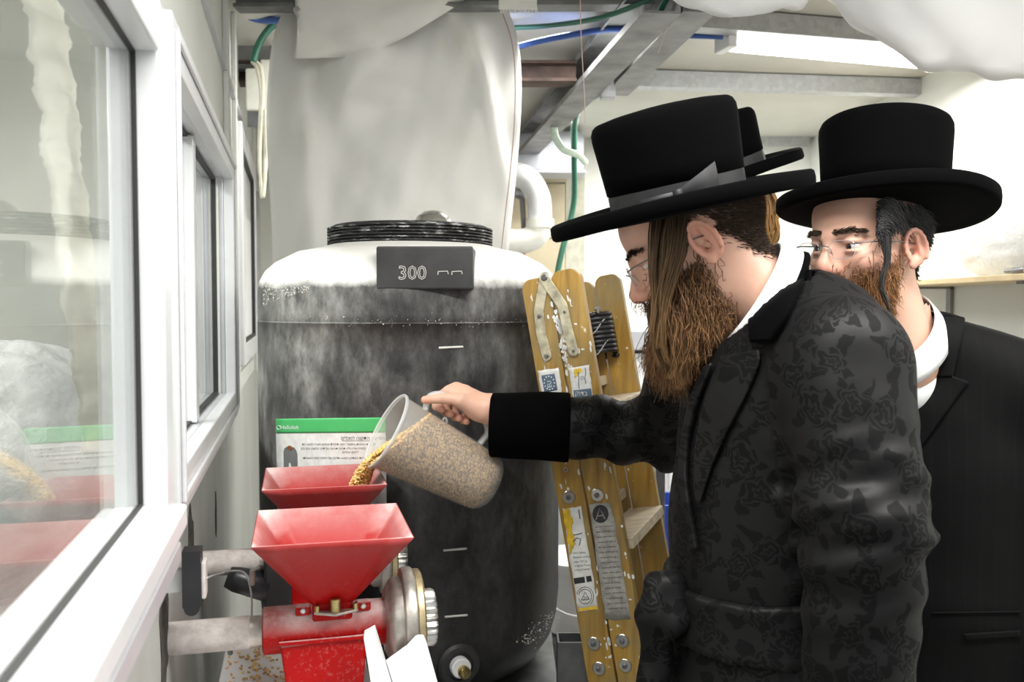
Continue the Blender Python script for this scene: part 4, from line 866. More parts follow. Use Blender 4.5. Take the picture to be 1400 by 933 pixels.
# paint splashes lying on the wood
m = MB(); rg = random.Random(3)
for k in range(95):
    f = rg.random(); y_ = 395+rg.random()**1.2*520; x_ = 716+(y_-385)*.178+rg.random()*78; n_ = 7; ra, rb_ = rg.uniform(.5,2.6), rg.uniform(.8,6)
    m.add([lad(x_+ra*math.cos(q)*rg.uniform(.6,1.3)+.17*rb_*math.sin(q), y_+rb_*math.sin(q)*rg.uniform(.7,1.2), .0005)-LO for q in np.linspace(0,6.28,n_+1)[:-1]], [tuple(range(n_))])
for k in range(60):
    y_ = 425+rg.random()*80; x_ = 754+(y_-385)*.178+rg.gauss(0,2.6); ra = rg.uniform(.8,2.4); m.add([lad(x_+ra*math.cos(q)*rg.uniform(.5,1.4), y_+1.8*ra*math.sin(q)*rg.uniform(.5,1.4), .0006)-LO for q in np.linspace(0,6.28,8)[:-1]], [tuple(range(7))])
o = m.build('paint_spatter', M_sticker, ladder); o['kind'] = 'stuff'
# coil of black cord on the far stile
cq = Wp(818,460,2.05); t = thing('cord_coil', 'coil of black cord wound round the far ladder stile', 'cord', cq)
Mc = Matrix((LW, LU, -LA)).transposed(); pts = []
for k in range(9*26):
    a_ = 2*math.pi*k/26; f = k/(9*26); pts.append(Mc @ Vector(((.036)*math.cos(a_)+.002*math.sin(7*a_), .047-.095*f+.006*math.sin(a_)*1.0, .046*math.sin(a_))))
MB().tube(pts, .0058, 7).build('winding', M_black, t, smooth=True)
MB().tube([Mc @ Vector((.037*math.cos(a_), .03-.07*a_/9+.012*math.sin(3*a_), .053*math.sin(a_))) for a_ in np.linspace(0,12,70)], .0013, 5).build('tie_thread', M_grey, t, smooth=True)
MB().lathe([(.008,0),(.008,.005),(.004,.008)], 12, Matrix.Translation(Wp(817,423,2.0)-cq) @ Matrix.Rotation(math.pi/2,4,'X')).build('bolt', M_chrome, t)
# ------------------------------------------------------------------ distance-field modelling for bodies and clothes
class Sdf:
    def __init__(s, lo, hi, h):
        s.lo = np.array(lo, float); s.h = h; s.n = np.ceil((np.array(hi)-s.lo)/h).astype(int)+1
        s.ax = [(s.lo[i]+h*np.arange(s.n[i])).astype(np.float32) for i in range(3)]; s.d = np.full(s.n, 1.0, np.float32)
    def sub(s, lo, hi):
        i0 = np.clip(np.floor((np.array(lo)-s.lo)/s.h).astype(int), 0, s.n-1); i1 = np.clip(np.ceil((np.array(hi)-s.lo)/s.h).astype(int)+1, 1, s.n)
        if (i1 <= i0).any(): return None, None
        sl = tuple(slice(a,b) for a,b in zip(i0,i1)); P = np.stack(np.meshgrid(*[s.ax[i][sl[i]] for i in range(3)], indexing='ij'), -1); return sl, P
    def put(s, sl, d, k, op):
        D = s.d[sl]
        if op == 'sub': d = -d; hh = np.clip(.5+.5*(d-D)/k, 0, 1); s.d[sl] = D*(1-hh)+d*hh+k*hh*(1-hh)
        else: hh = np.clip(.5+.5*(D-d)/k, 0, 1); s.d[sl] = D*(1-hh)+d*hh-k*hh*(1-hh)
    def ell(s, c, r, k=.012, M=None, op='add'):
        c = np.array(c, float); r = np.array(r, float); m = r.max()+k*2+s.h*3; sl, P = s.sub(c-m, c+m)
        if sl is None: return s
        q = P-c.astype(np.float32)
        if M is not None: q = q @ np.array(M, np.float32)     # columns of M are the ellipsoid's axes
        k0 = np.linalg.norm(q/r, axis=-1); k1 = np.linalg.norm(q/(r*r), axis=-1)+1e-9; s.put(sl, k0*(k0-1)/k1, k, op); return s
    def cone(s, a, b, ra, rb, k=.012, op='add', sc=None):
        a = np.array(a, float); b = np.array(b, float); m = max(ra,rb)*(1 if sc is None else max(1,1/min(sc)))+k*2+s.h*3; sl, P = s.sub(np.minimum(a,b)-m, np.maximum(a,b)+m)
        if sl is None: return s
        ab = b-a; t = np.clip(((P-a) @ ab)/(ab@ab), 0, 1); q = P-a-t[...,None]*ab
        if sc is not None: q = q*np.array(sc)
        s.put(sl, np.linalg.norm(q, axis=-1)-(ra+(rb-ra)*t), k, op); return s
    def warp(s, fn):
        sl, P = s.sub(s.lo, s.lo+s.h*s.n); s.d = (s.d+np.where(np.abs(s.d) < .05, fn(P), 0)).astype(np.float32); return s
    def mesh(s):
        d = s.d; n = s.n; ins = d < 0; c = np.zeros(tuple(x-1 for x in n), np.int8)
        for i in (0,1):
            for j in (0,1):
                for k in (0,1): c += ins[i:n[0]-1+i, j:n[1]-1+j, k:n[2]-1+k]
        act = (c > 0) & (c < 8); I = np.argwhere(act); idx = -np.ones(act.shape, np.int64); idx[act] = np.arange(len(I))
        cr = [(i,j,k) for i in (0,1) for j in (0,1) for k in (0,1)]; val = {o: d[I[:,0]+o[0], I[:,1]+o[1], I[:,2]+o[2]] for o in cr}
        acc = np.zeros((len(I),3)); cnt = np.zeros(len(I))
        for o in cr:
            for a in range(3):
                if o[a]: continue
                o2 = list(o); o2[a] = 1; o2 = tuple(o2); va, vb = val[o], val[o2]; m = (va < 0) != (vb < 0); t = np.where(m, va/(va-vb+1e-12), 0)
                p = np.array(o, float)[None].repeat(len(I),0); p[:,a] += t; acc += p*m[:,None]; cnt += m
        V = (I+acc/cnt[:,None])*s.h+s.lo; Q = []
        for a in range(3):
            sA = [slice(0,x) for x in n]; sB = list(sA); sA[a] = slice(0,n[a]-1); sB[a] = slice(1,n[a]); A = ins[tuple(sA)]; B = ins[tuple(sB)]; ch = np.argwhere(A != B); b, c_ = (a+1)%3, (a+2)%3
            ok = (ch[:,b] > 0) & (ch[:,c_] > 0) & (ch[:,b] < n[b]-1) & (ch[:,c_] < n[c_]-1); ch = ch[ok]; fl = A[tuple(ch.T)]
            def at(db, dc): e = ch.copy(); e[:,b] -= db; e[:,c_] -= dc; return idx[tuple(e.T)]
            q = np.stack([at(1,1), at(0,1), at(0,0), at(1,0)], -1); q[~fl] = q[~fl][:, ::-1]; Q.append(q)
        Q = np.concatenate(Q); return V, Q[(Q >= 0).all(1)]
def normals(V, Q):
    n = np.zeros_like(V); a, b, c = V[Q[:,0]], V[Q[:,1]], V[Q[:,2]]; f = np.cross(b-a, c-a)
    for i in range(Q.shape[1]): np.add.at(n, Q[:,i], f)
    return n/(np.linalg.norm(n,axis=1,keepdims=True)+1e-12)
def relax(V, Q, it=2, lam=.5):
    for _ in range(it):
        acc = np.zeros_like(V); cnt = np.zeros(len(V))
        for i in range(4):
            a, b = Q[:,i], Q[:,(i+1)%4]; np.add.at(acc, a, V[b]); np.add.at(cnt, a, 1); np.add.at(acc, b, V[a]); np.add.at(cnt, b, 1)
        V = V+lam*(acc/np.maximum(cnt,1)[:,None]-V)
    return V
def strands(name, paths, r0, mat, parent, org, c0, c1, r1=.0002, cvar=.25):
    P = np.asarray(paths, float); N, Mm = P.shape[:2]; T = np.gradient(P, axis=1); T /= np.linalg.norm(T,axis=2,keepdims=True)+1e-9
    a = RNG.normal(size=(N,1,3)); A = a-T*(a*T).sum(2,keepdims=True); A /= np.linalg.norm(A,axis=2,keepdims=True)+1e-9; B = np.cross(T,A); f = np.linspace(0,1,Mm)
    rad_ = (r0*(1-f**3)+r1)[None,:,None]; V = np.stack([P+rad_*(A*math.cos(q)+B*math.sin(q)) for q in (0,2.094,4.189)], 2)
    i = np.arange(N)[:,None,None]*Mm*3+np.arange(Mm-1)[None,:,None]*3; k = np.arange(3)[None,None]; k2 = (k+1)%3
    Q = np.stack([i+k, i+k2, i+3+k2, i+3+k], -1).reshape(-1,4)
    col = (np.array(c0)[None,None]*(1-f)[None,:,None]+np.array(c1)[None,None]*f[None,:,None])*RNG.uniform(1-cvar,1+cvar,(N,1,1)); col = np.repeat(col[:,:,None],3,2)
    return np_mesh(name, V.reshape(-1,3)-np.array(org), Q, mat, parent, cols=col.reshape(-1,3))

n = NT('skin'); at = n.node('ShaderNodeAttribute', attribute_name='tint'); f = n.noise(60, 5, .6)
n.P(Base_Color=n.mix(n.math('MULTIPLY', n.ramp(f, [(.4,0.),(.75,1.)]), .22), at.outputs['Color'], n.mix(1., at.outputs['Color'], (1.0,.72,.66), 'MULTIPLY')), Roughness=.45, Subsurface_Weight=.18, Subsurface_Radius=(.012,.005,.003), Subsurface_Scale=.5, Specular_IOR_Level=.35)
n.bump(n.noise(420, 3), .08, .001); M_skin = n.m
n = NT('hair'); at = n.node('ShaderNodeAttribute', attribute_name='tint'); n.P(Base_Color=at.outputs['Color'], Roughness=.45, Specular_IOR_Level=.35); M_hair = n.m
M_eye = simple('eye_white', (.60,.57,.55), .15, var=.03); M_iris = simple('iris', (.016,.010,.007), .12)
n = NT('black_felt'); n.P(Base_Color=(.0016,.0016,.0018), Roughness=.9, Specular_IOR_Level=.03, Sheen_Weight=.006, Sheen_Roughness=.4); n.bump(n.noise(350,4), .15, .001); M_felt = n.m
n = NT('black_velvet'); n.P(Base_Color=(.0015,.0015,.0017), Roughness=.9, Specular_IOR_Level=.03, Sheen_Weight=.008, Sheen_Roughness=.35); n.bump(n.noise(200,4), .12, .001); M_velvet = n.m
n = NT('grosgrain_ribbon'); w = n.node('ShaderNodeTexWave'); w.inputs['Scale'].default_value = 220; n.t.links.new(n.coord(), w.inputs[0]); n.P(Base_Color=(.012,.012,.014), Roughness=.55); n.bump(w.outputs[0], .1, .001); M_ribbon = n.m
n = NT('black_wool_suiting'); c = n.coord((1,1,0)); w = n.node('ShaderNodeTexWave', bands_direction='X'); w.inputs['Scale'].default_value = 14; n.t.links.new(c, w.inputs[0])
n.P(Base_Color=n.mix(n.math('MULTIPLY', n.ramp(w.outputs[0], [(.96,0.),(1.,1.)]), .16), (.0026,.0026,.0028), (.014,.014,.014)), Roughness=.75, Specular_IOR_Level=.14, Sheen_Weight=.02); n.bump(n.noise(300,3), .1, .001); M_suit = n.m
M_cotton = simple('white_cotton', (.86,.86,.86), .7, var=.02); M_blackcloth = simple('plain_black_cloth', (.010,.010,.011), .8)
M_shoe = simple('black_leather', (.012,.012,.012), .3)
# damask: roses and leaves woven in satin on a matt ground
n = NT('black_damask'); at = n.node('ShaderNodeAttribute', attribute_name='pat'); 
def vm(op, a, b=(0,0,0)):
    q = n.node('ShaderNodeVectorMath', operation=op); n.set(q.inputs[0], a); n.set(q.inputs[1], b); return q.outputs['Value'] if op in ('LENGTH',) else q.outputs[0]
P_ = vm('SCALE', at.outputs['Vector']); P_.node.inputs['Scale'].default_value = 17.0
wob = n.node('ShaderNodeTexNoise'); wob.inputs['Scale'].default_value = 2.2; n.t.links.new(P_, wob.inputs['Vector']); P_ = vm('ADD', P_, vm('MULTIPLY', vm('SUBTRACT', wob.outputs['Color'], (.5,.5,.5)), (.55,.55,.0)))
vo = n.node('ShaderNodeTexVoronoi', voronoi_dimensions='2D'); vo.inputs['Scale'].default_value = 1.0; vo.inputs['Randomness'].default_value = .7; n.t.links.new(P_, vo.inputs['Vector'])
lv = vm('SUBTRACT', P_, vo.outputs['Position']); sx = n.node('ShaderNodeSeparateXYZ'); n.t.links.new(lv, sx.inputs[0]); hsh = n.node('ShaderNodeSeparateXYZ'); n.t.links.new(vo.outputs['Color'], hsh.inputs[0])
ang = n.math('ADD', n.math('ARCTAN2', sx.outputs['Y'], sx.outputs['X']), n.math('MULTIPLY', hsh.outputs['X'], 6.28)); rr = vo.outputs['Distance']
pet = n.math('MULTIPLY_ADD', n.math('ABSOLUTE', n.math('SINE', n.math('MULTIPLY', ang, 2.5))), .12, .26)
inside = n.math('LESS_THAN', rr, pet)
rings_ = n.math('SINE', n.math('ADD', n.math('MULTIPLY', rr, 40.0), n.math('MULTIPLY', n.math('SINE', n.math('MULTIPLY_ADD', rr, 9.0, n.math('MULTIPLY', ang, 5.0))), 1.5))); ringm = n.math('GREATER_THAN', rings_, -.35)
rose = n.math('MULTIPLY', inside, ringm)
leafr = n.math('MULTIPLY_ADD', n.math('MAXIMUM', n.math('SINE', n.math('MULTIPLY_ADD', ang, 4.0, 1.2)), 0.0), .40, .30)
leaf = n.math('MULTIPLY', n.math('LESS_THAN', rr, leafr), n.math('GREATER_THAN', rr, n.math('ADD', pet, .03)))
vein = n.math('GREATER_THAN', n.math('ABSOLUTE', n.math('SINE', n.math('MULTIPLY_ADD', ang, 2.0, 1.38))), .12)
pat = n.math('MAXIMUM', rose, n.math('MULTIPLY', leaf, 1.0))
n.P(Base_Color=n.mix(pat, (.0046,.0046,.0049), (.0030,.0030,.0032)), Roughness=n.mix(pat, (.52,.52,.52), (.64,.64,.64)), Specular_IOR_Level=n.math('MULTIPLY_ADD', pat, -.09, .19), Sheen_Weight=.01); n.bump(n.noise(260,3), .06, .001); M_damask = n.m

# ------------------------------------------------------------------ head, in head space: x forward, y left, z up, eyes at z = 0
def head_field(h=.0023, neck=(-.075,-.21)):
    s = Sdf((-.16,-.115,-.25), (.135,.115,.135), h)
    s.ell((-.012,0,.032), (.100,.077,.088), .02); s.ell((.020,0,-.038), (.066,.060,.082), .03); s.ell((.030,0,.048), (.058,.064,.050), .02)
    s.ell((.030,0,-.080), (.050,.047,.034), .025); s.ell((.070,0,-.100), (.018,.022,.017), .02)
    for y in (-1,1):
        s.ell((.052,.045*y,-.026), (.026,.020,.022), .02); s.cone((.074,.040*y,.017), (.088,.010*y,.014), .0075, .0085, .014)
    for y in (-1,1): s.ell((.096,.032*y,-.001), (.020,.020,.0125), .012, op='sub')
    s.cone((.076,0,.012), (.090,0,-.036), .011, .014, .008)
    s.cone((.084,0,.012), (.108,0,-.026), .0065, .0092, .012); s.ell((.107,0,-.034), (.0125,.0115,.0105), .008)
    for y in (-1,1):
        s.ell((.096,.0115*y,-.038), (.0115,.0075,.0085), .006); s.ell((.100,.0062*y,-.0455), (.0055,.0035,.0045), .003, op='sub')
        s.ell((.0705,.032*y,.0065), (.0175,.0165,.0075), .004); s.ell((.0700,.032*y,-.0095), (.0165,.0155,.0055), .004)
        # ear: dish, helix rim, lobe, tragus
        E = Matrix.Rotation(R(-22)*y,3,'Z') @ Matrix.Rotation(R(12),3,'Y'); c = np.array((-.014,.080*y,-.012)); A = np.array(E)
        s.ell(c, (.0185,.0062,.031), .004, A); ec = c+A@np.array((.002,.0065*y,.002)); s.ell(ec, (.0130,.0075,.0225), .002, A, 'sub')
        pr = None
        for q in np.linspace(-.5,3.9,12):
            p = c+A@np.array((.0178*math.cos(q)*-1*(-1), .0052*y, .0295*math.sin(q)))
            if pr is not None: s.cone(pr, p, .0036, .0036, .002)
            pr = p
        s.cone(c+A@np.array((-.004,.003*y,.018)), c+A@np.array((-.006,.003*y,-.012)), .0028,.0032,.003); s.ell(c+A@np.array((.010,.002*y,-.024)), (.0085,.0055,.0095), .004)
        s.ell(c+A@np.array((.0135,.003*y,-.008)), (.0042,.0040,.0060), .003); s.ell(c+A@np.array((.004,.001*y,-.006)), (.0055,.008,.007), .003, None, 'sub')
    s.ell((.0865,0,-.066), (.0085,.022,.0050), .006); s.ell((.0850,0,-.0755), (.0085,.019,.0055), .006)
    s.cone((-.028,0,-.055), (neck[0],0,neck[1]), .054, .064, .03); return s
HV, HQ = head_field().mesh(); HV = relax(HV, HQ, 1, .4); HN = normals(HV, HQ)
SKIN = np.array((.66,.40,.30))
def head_cols(beard, hair, full=True):
    c = np.tile(SKIN, (len(HV),1)); x, y, z = HV.T; ay = np.abs(y)
    def red(w, col=(.66,.22,.16)): nonlocal c; c = c*(1-w[:,None])+np.array(col)*w[:,None]
    red(.45*np.exp(-(((x-.108)/.014)**2+((z+.036)/.016)**2))); red(.40*(ay > .077)*np.exp(-((z+.01)/.05)**2)); red(.18*np.exp(-(((x-.06)/.03)**2+((z+.03)/.02)**2)))
    hw = hair_mask(x,y,z)
    c = c*(1-.85*hw[:,None])+np.array(hair)*.85*hw[:,None]; bw = beard_mask(x,y,z)*.75; c = c*(1-bw[:,None])+np.array(beard)*bw[:,None]
    br = np.exp(-((z-.0215-.002*(ay > .02))/.0042)**2)*(ay > .011)*(ay < .050)*(x > .05)*.45; c = c*(1-br[:,None])+np.array(hair)*br[:,None]
    li = np.exp(-(((z+.070)/.008)**2+(y/.02)**2))*(x > .07)*.5; red(li, (.55,.18,.15)); return c
sig = lambda v: 1/(1+np.exp(-np.clip(v,-40,40)))
def hair_mask(x, y, z):
    ay = np.abs(y); line = .052*sig((x-.012)/.006)+.10*sig((x-.058)/.008)-.012*sig((-.03-x)/.008)-.055*sig((-.058-x)/.008)
    ear = ((x+.014)/.025)**2+((z+.012)/.037)**2 < 1; m = sig((z-line)/.004)*np.where(ear & (ay > .070), 0, 1); return np.where(x > .07, 0, m)
def beard_mask(x, y, z):
    ay = np.abs(y); top = -.030-.30*np.clip(x-.0,0,.1); m = sig((top-z)/.006)*sig((x-.008)/.004)*sig((z+.150)/.01)*(1-sig((ay-.079)/.002))
    mus = np.exp(-(((z+.057)/.008)**2))*(x > .07)*(ay < .035); return np.clip(np.maximum(m, mus), 0, 1)
def head_matrix(O, a, p, roll=0):
    "a: turn toward (-) or away from (+) the camera from a left-facing profile; p: bow"
    f0 = Vector((-math.cos(a), math.sin(a), 0)); f = f0*math.cos(p)-Vector((0,0,1))*math.sin(p); l = Vector((0,0,1)).cross(f0); u = f.cross(l); M = Matrix((f,l,u)).transposed()
    M = M @ Matrix.Rotation(roll,3,'X'); M = M.to_4x4(); M.translation = O; return M
def tf(M, V): A = np.array(M); return np.asarray(V) @ A[:3,:3].T+A[:3,3]
def root_hair(mask, N, seed):
    rng = np.random.default_rng(seed); w = mask/mask.sum(); i = rng.choice(len(HV), N, p=w); return i
def grow(i, M, L, g, stiff=.5, curl=.004, steps=8, out=.35, seed=1, freq=9., lie=None):
    "hair from head vertices i; g = world direction it settles to"
    rng = np.random.default_rng(seed); P = tf(M, HV[i]); Nn = HN[i] @ np.array(M)[:3,:3].T; P = P+rng.normal(size=P.shape)*.0008; g = np.array(g, float)
    if g.ndim == 1: g = np.tile(g,(len(i),1))
    d = Nn*out+g*(1-out)+rng.normal(size=P.shape)*.16; path = [P]; ph = rng.random((len(i),1))*6.28; a = rng.normal(size=P.shape); L = np.asarray(L).reshape(-1,1)*rng.uniform(.7,1.15,(len(i),1))
    for k in range(1,steps):
        t = k/(steps-1); d2 = d*(1-t*stiff)+g*(t*stiff); d2 /= np.linalg.norm(d2,axis=1,keepdims=True); P = P+d2*L/(steps-1); path.append(P+a*curl*np.sin(t*freq+ph)*t)
    return np.stack(path,1)

# ------------------------------------------------------------------ hat
def hat_matrix(c, fdir, roll_u, cl, cw):
    f = Vector(fdir).normalized(); u = Vector(roll_u); u = (u-f*u.dot(f)).normalized(); l = u.cross(f); M = Matrix((f,l,u)).transposed().to_4x4(); M.translation = Vector(c); return M
class Hat:
    def __init__(s, c, fdir, roll_u, cl, cw): s.M = hat_matrix(c,fdir,roll_u,cl,cw); s.cl = cl; s.cw = cw
    def press(s, V):
        A = np.array(s.M); q = (np.asarray(V,float)-A[:3,3]) @ A[:3,:3]; r = np.sqrt((q[:,0]/(s.cl*.93))**2+(q[:,1]/(s.cw*.93))**2); up = q[:,2] > -.004
        lowq = q.copy(); k = np.where(up & (r > 1), 1/np.maximum(r,1e-6), 1); w_ = np.clip((q[:,2]+.004)/.006,0,1); 
        zc = np.where(up & (r > 1), -.004, np.minimum(q[:,2], .12)); q[:,0] *= k; q[:,1] *= k
        q[:,2] = np.where((k < 1), np.minimum(q[:,2],.12), zc); return q @ A[:3,:3].T+A[:3,3]
    def under(s, V): A = np.array(s.M); q = (np.asarray(V,float)-A[:3,3]) @ A[:3,:3]; return q[:,2] < -.008
def make_hat(person, org, c, fdir, roll_u, L=.194, W_=.178, cl=.104, cw=.088, ch=.150, band_side=1, bow=True, lift=.010):
    "c: centre of the brim plane; fdir: front of the hat; roll_u: rough up direction"
    f = Vector(fdir).normalized(); u = Vector(roll_u); u = (u-f*u.dot(f)).normalized(); l = u.cross(f); M = Matrix((f,l,u)).transposed().to_4x4(); M.translation = Vector(c)-org
    hat = bpy.data.objects.new('hat', None); link(hat, person); hat.matrix_local = M; hat['label'] = 'tall black beaver felt hat with wide flat brim'
    def ring_(fr, z): return [(math.cos(q), math.sin(q), fr, z) for q in np.linspace(0,2*math.pi,96,endpoint=False)]
    def oval(fr, z, dz=0): # fr 0: crown foot, 1: brim edge
        return [Vector(((cl+(L-cl)*fr)*math.cos(q), (cw+(W_-cw)*fr)*math.sin(q), z+lift*abs(math.sin(q))**2*max(0,fr)**2)) for q in np.linspace(0,2*math.pi,96,endpoint=False)]
    t_ = .0095
    prof = [(-.75,-t_*.6),(-.25,-t_*.8),(0,-t_),(.4,-t_),(.8,-t_*1.05),(.95,-t_*1.25),(.99,-t_*.9),(1.0,0),(.99,t_*.9),(.95,t_*1.25),(.86,t_*.9),(.4,t_*.7),(0,t_*.9),(-.1,t_)]
    m = MB(); m.loft([oval(a,b) for a,b in prof]); m.build('brim', M_felt, hat, smooth=True)
    def cr(fr, z): return [Vector((cl*fr*math.cos(q), cw*fr*math.sin(q), z+.010*(1-.0)*0)) for q in np.linspace(0,2*math.pi,96,endpoint=False)]
    cp = [(.985,0),(.985,.034),(1.02,.036),(1.035,.06),(1.05,ch*.6),(1.075,ch-.020),(1.07,ch-.010),(1.035,ch-.002),(.98,ch+.002),(.75,ch+.006),(.4,ch+.009),(.05,ch+.010)]
    m = MB(); m.loft([cr(a,b) for a,b in cp], caps=True); m.build('crown', M_felt, hat, smooth=True)
    m = MB(); m.loft([cr(a,b) for a,b in ((.98,.006),(1.008,.0065),(1.010,.034),(.985,.0345))]); bd = m.build('band', M_ribbon, hat, smooth=True, autos=40)
    if bow:
        s_ = band_side; y0 = cw*1.012
        def lobe(x0, z0_, x1, z1_, h0, h1, name):
            rings = []
            for k in range(9):
                t = k/8; x = x0+(x1-x0)*t; z = z0_+(z1_-z0_)*t; hh = h0+(h1-h0)*t**.8; yy = s_*(cw*math.sqrt(max(.05,1-(x/cl)**2))*1.03+.004+.007*math.sin(math.pi*min(1,t*1.05)))
                rings.append([Vector((x, yy+s_*dy*.35, z+dz*hh)) for dy, dz in ((-.008,-.5),(.004,-.5),(.010,-.2),(.011,.2),(.004,.5),(-.008,.5))])
            m = MB(); m.loft(rings, caps=True); m.build(name, M_ribbon, bd, smooth=True, autos=50)
        lobe(.012,.018,.062,.013,.012,.019,'bow_loop'); lobe(.004,.020,-.050,.034,.012,.036,'bow_loop'); lobe(.016,.018,.0,.020,.014,.014,'bow_knot')
    return hat

def glasses(person, org, M, w=.047, hh=.029, z=-.006, x=.104, mat=None):
    g = bpy.data.objects.new('eyeglasses', None); link(g, person); Mg = M.copy(); Mg.translation = M.translation-org; g.matrix_local = Mg; g['label'] = 'rimless eyeglasses with thin metal temples'
    for s in (-1,1):
        poly = []
        for q in np.linspace(0,2*math.pi,28,endpoint=False):
            cq, sq = math.cos(q), math.sin(q); e = .62; poly.append((s*.033+w/2*math.copysign(abs(cq)**e,cq), z+hh/2*math.copysign(abs(sq)**e,sq)))
        Ml = Matrix(((0,0,1,x),(1,0,0,0),(0,1,0,0),(0,0,0,1))) @ Matrix.Rotation(R(6)*s,4,'Y'); MB().prism(poly, .002, Ml).build('lens', M_lens, g)
        m = MB(); rim = [Ml @ Vector((p[0],p[1],.001)) for p in poly]; m.tube(rim+[rim[0]], .0005, 5); m.build('lens_edge', M_alu2, g)
        MB().tube([(x-.002,s*.056,z+.008),(x-.012,s*.066,z+.009),(x-.03,s*.070,z+.009),(.02,s*.0775,z+.006),(-.015,s*.081,z-.0)], .0011, 6).build('temple', M_darkmetal, g, smooth=True)
        MB().tube([(x,s*.012,z+.004),(x-.006,s*.011,z-.004),(x-.009,s*.010,z-.010)], .0008, 5).build('nose_pad', M_chrome, g, smooth=True)
    MB().tube([(x+.001,-.011,z+.005),(x+.004,-.004,z+.008),(x+.004,.004,z+.008),(x+.001,.011,z+.005)], .0011, 6).build('bridge', M_darkmetal, g, smooth=True)
def brow_mask(x, y, z): ay = np.abs(y); return np.exp(-((z-.0215-.0025*(ay > .022)+.003*(ay > .042))/.0030)**2)*(ay > .010)*(ay < .052)*(x > .045)
def brows(person, org, M, col, seed):
    x, y, z = HV.T; i = root_hair(brow_mask(x,y,z), 420, seed); g = np.stack([0*x[i]-.15, np.sign(y[i])*1.0, .25-6*np.abs(y[i])], 1) @ np.array(M)[:3,:3].T
    strands('eyebrows', grow(i, M, .009+0*x[i], g, .5, .0003, 6, .12, seed, 3), .0004, M_hair, person, org, col, tuple(1.5*c for c in col))
def eyes(person, org, M, gaze, ex=.0715):
    for s in (-1,1):
        c = Vector((ex,.032*s,-.0005)); Me = M.copy(); Me.translation = M @ c-org; e = MB().lathe([(.0001,-.0135),(.006,-.0121),(.0105,-.0085),(.0132,-.003),(.0132,.003),(.0105,.0085),(.006,.0121),(.0001,.0135)], 20, cap0=False, cap1=False).build('eye', M_eye, person, smooth=True)
        gz = (Vector(gaze)-(M @ c)).normalized(); Mq = frame(Me.translation, gz.cross(Vector((0,0,1))), gz.cross(gz.cross(Vector((0,0,1))))); 
        if (Mq.to_3x3() @ Vector((0,0,1))).dot(gz) < 0: Mq = frame(Me.translation, Vector((0,0,1)).cross(gz), gz.cross(gz.cross(Vector((0,0,1)))))
        e.matrix_local = Mq; MB().lathe([(.0058,.0121),(.0050,.0131),(.0001,.0139)], 18, cap0=True, cap1=False).build('iris', M_iris, e, smooth=True)

def bvh_of(V, Q): return BVHTree.FromPolygons([tuple(v) for v in V], [tuple(q) for q in Q])
def on_mesh(bv, Yg):
    C = Vector((0,0,ZC))
    def mp_(px, py, off=.004):
        d = (Wp(px,py,1)-C).normalized(); h_ = bv.ray_cast(C, d)
        if h_[0] is None: h_ = bv.find_nearest(Wp(px,py,Yg))
        nn = h_[1]; nn = nn if nn.dot(d) < 0 else -nn; return h_[0]+nn*off
    return mp_
def ribbon_patch(name, A, B, mapper, mat, parent, org, nu=10, nv=24, off=.004, th=.003, pat=False, it=3):
    "sheet between two pixel polylines laid on a mapper's surface"
    def rs(P, k): P = [Vector((x,y,0)) for x,y in P]; L = [0]; [L.append(L[-1]+(b-a).length) for a,b in zip(P,P[1:])]; out = []; j = 0
    def resample(P, k):
        P = np.array(P, float); L = np.concatenate([[0],np.cumsum(np.linalg.norm(np.diff(P,axis=0),axis=1))]); t = np.linspace(0,L[-1],k); return np.stack([np.interp(t,L,P[:,0]),np.interp(t,L,P[:,1])],1)
    a = resample(A,nv); b = resample(B,nv); V = []
    for i in range(nv):
        for j in range(nu): t = j/(nu-1); p = a[i]*(1-t)+b[i]*t; V.append(mapper(p[0],p[1],off))
    idx = np.arange(nv*nu).reshape(nv,nu); Q = np.stack([idx[:-1,:-1],idx[:-1,1:],idx[1:,1:],idx[1:,:-1]],-1).reshape(-1,4); V = np.array([tuple(v) for v in V])
    Vr = relax(V,Q,it,.5)
    pt = np.stack([V[:,0]*1.0,V[:,2],V[:,0]*0],1) if pat else None
    o = np_mesh(name, Vr-np.array(org), Q, mat, parent, pat=pt); md = o.modifiers.new('thick','SOLIDIFY'); md.thickness = th; md.offset = 0; return o
def collar_ring(person, org, c, d1, d2, a, b, axis, h0, h1, mat, name, flare=.0, gap=None):
    "band standing round a neck: ellipse a*d1, b*d2 about c, from h0 to h1 along axis"
    rings = []
    for t in np.linspace(0,1,6):
        k = 1+flare*(1-t); rings.append([Vector(c)-org+Vector(d1)*(a*k*math.cos(q))+Vector(d2)*(b*k*math.sin(q))+Vector(axis)*(h0+(h1-h0)*t) for q in np.linspace(0,2*math.pi,64,endpoint=False)])
    m = MB(); m.loft(rings); return m.build(name, mat, person, smooth=True, solid=.003)
def legs_and_shoes(person, org, cx, cy, fwd, zt):
    f = Vector(fwd).normalized(); l = Vector((0,0,1)).cross(f); s = Sdf((-.4,-.4,.03),(.4,.4,zt+.1),.014)
    for k in (-1,1): s.cone(l*.09*k+Vector((0,0,.05)), l*.085*k+Vector((0,0,zt)), .062, .085, .02)
    V, Q = s.mesh(); np_mesh('trousers', V+np.array((cx,cy,0))-np.array(org), Q, M_blackcloth, person)
    for k in (-1,1):
        s = Sdf((-.22,-.22,0),(.22,.22,.13),.008); p = l*.09*k; s.cone(p+Vector((0,0,.045)), p+f*.13+Vector((0,0,.032)), .042, .034, .02); s.cone(p+Vector((0,0,.05)), p+Vector((0,0,.09)), .045,.05,.02)
        V, Q = s.mesh(); V[:,2] = np.maximum(V[:,2],.001); np_mesh('shoe', V+np.array((cx,cy,0))-np.array(org), Q, M_shoe, person)
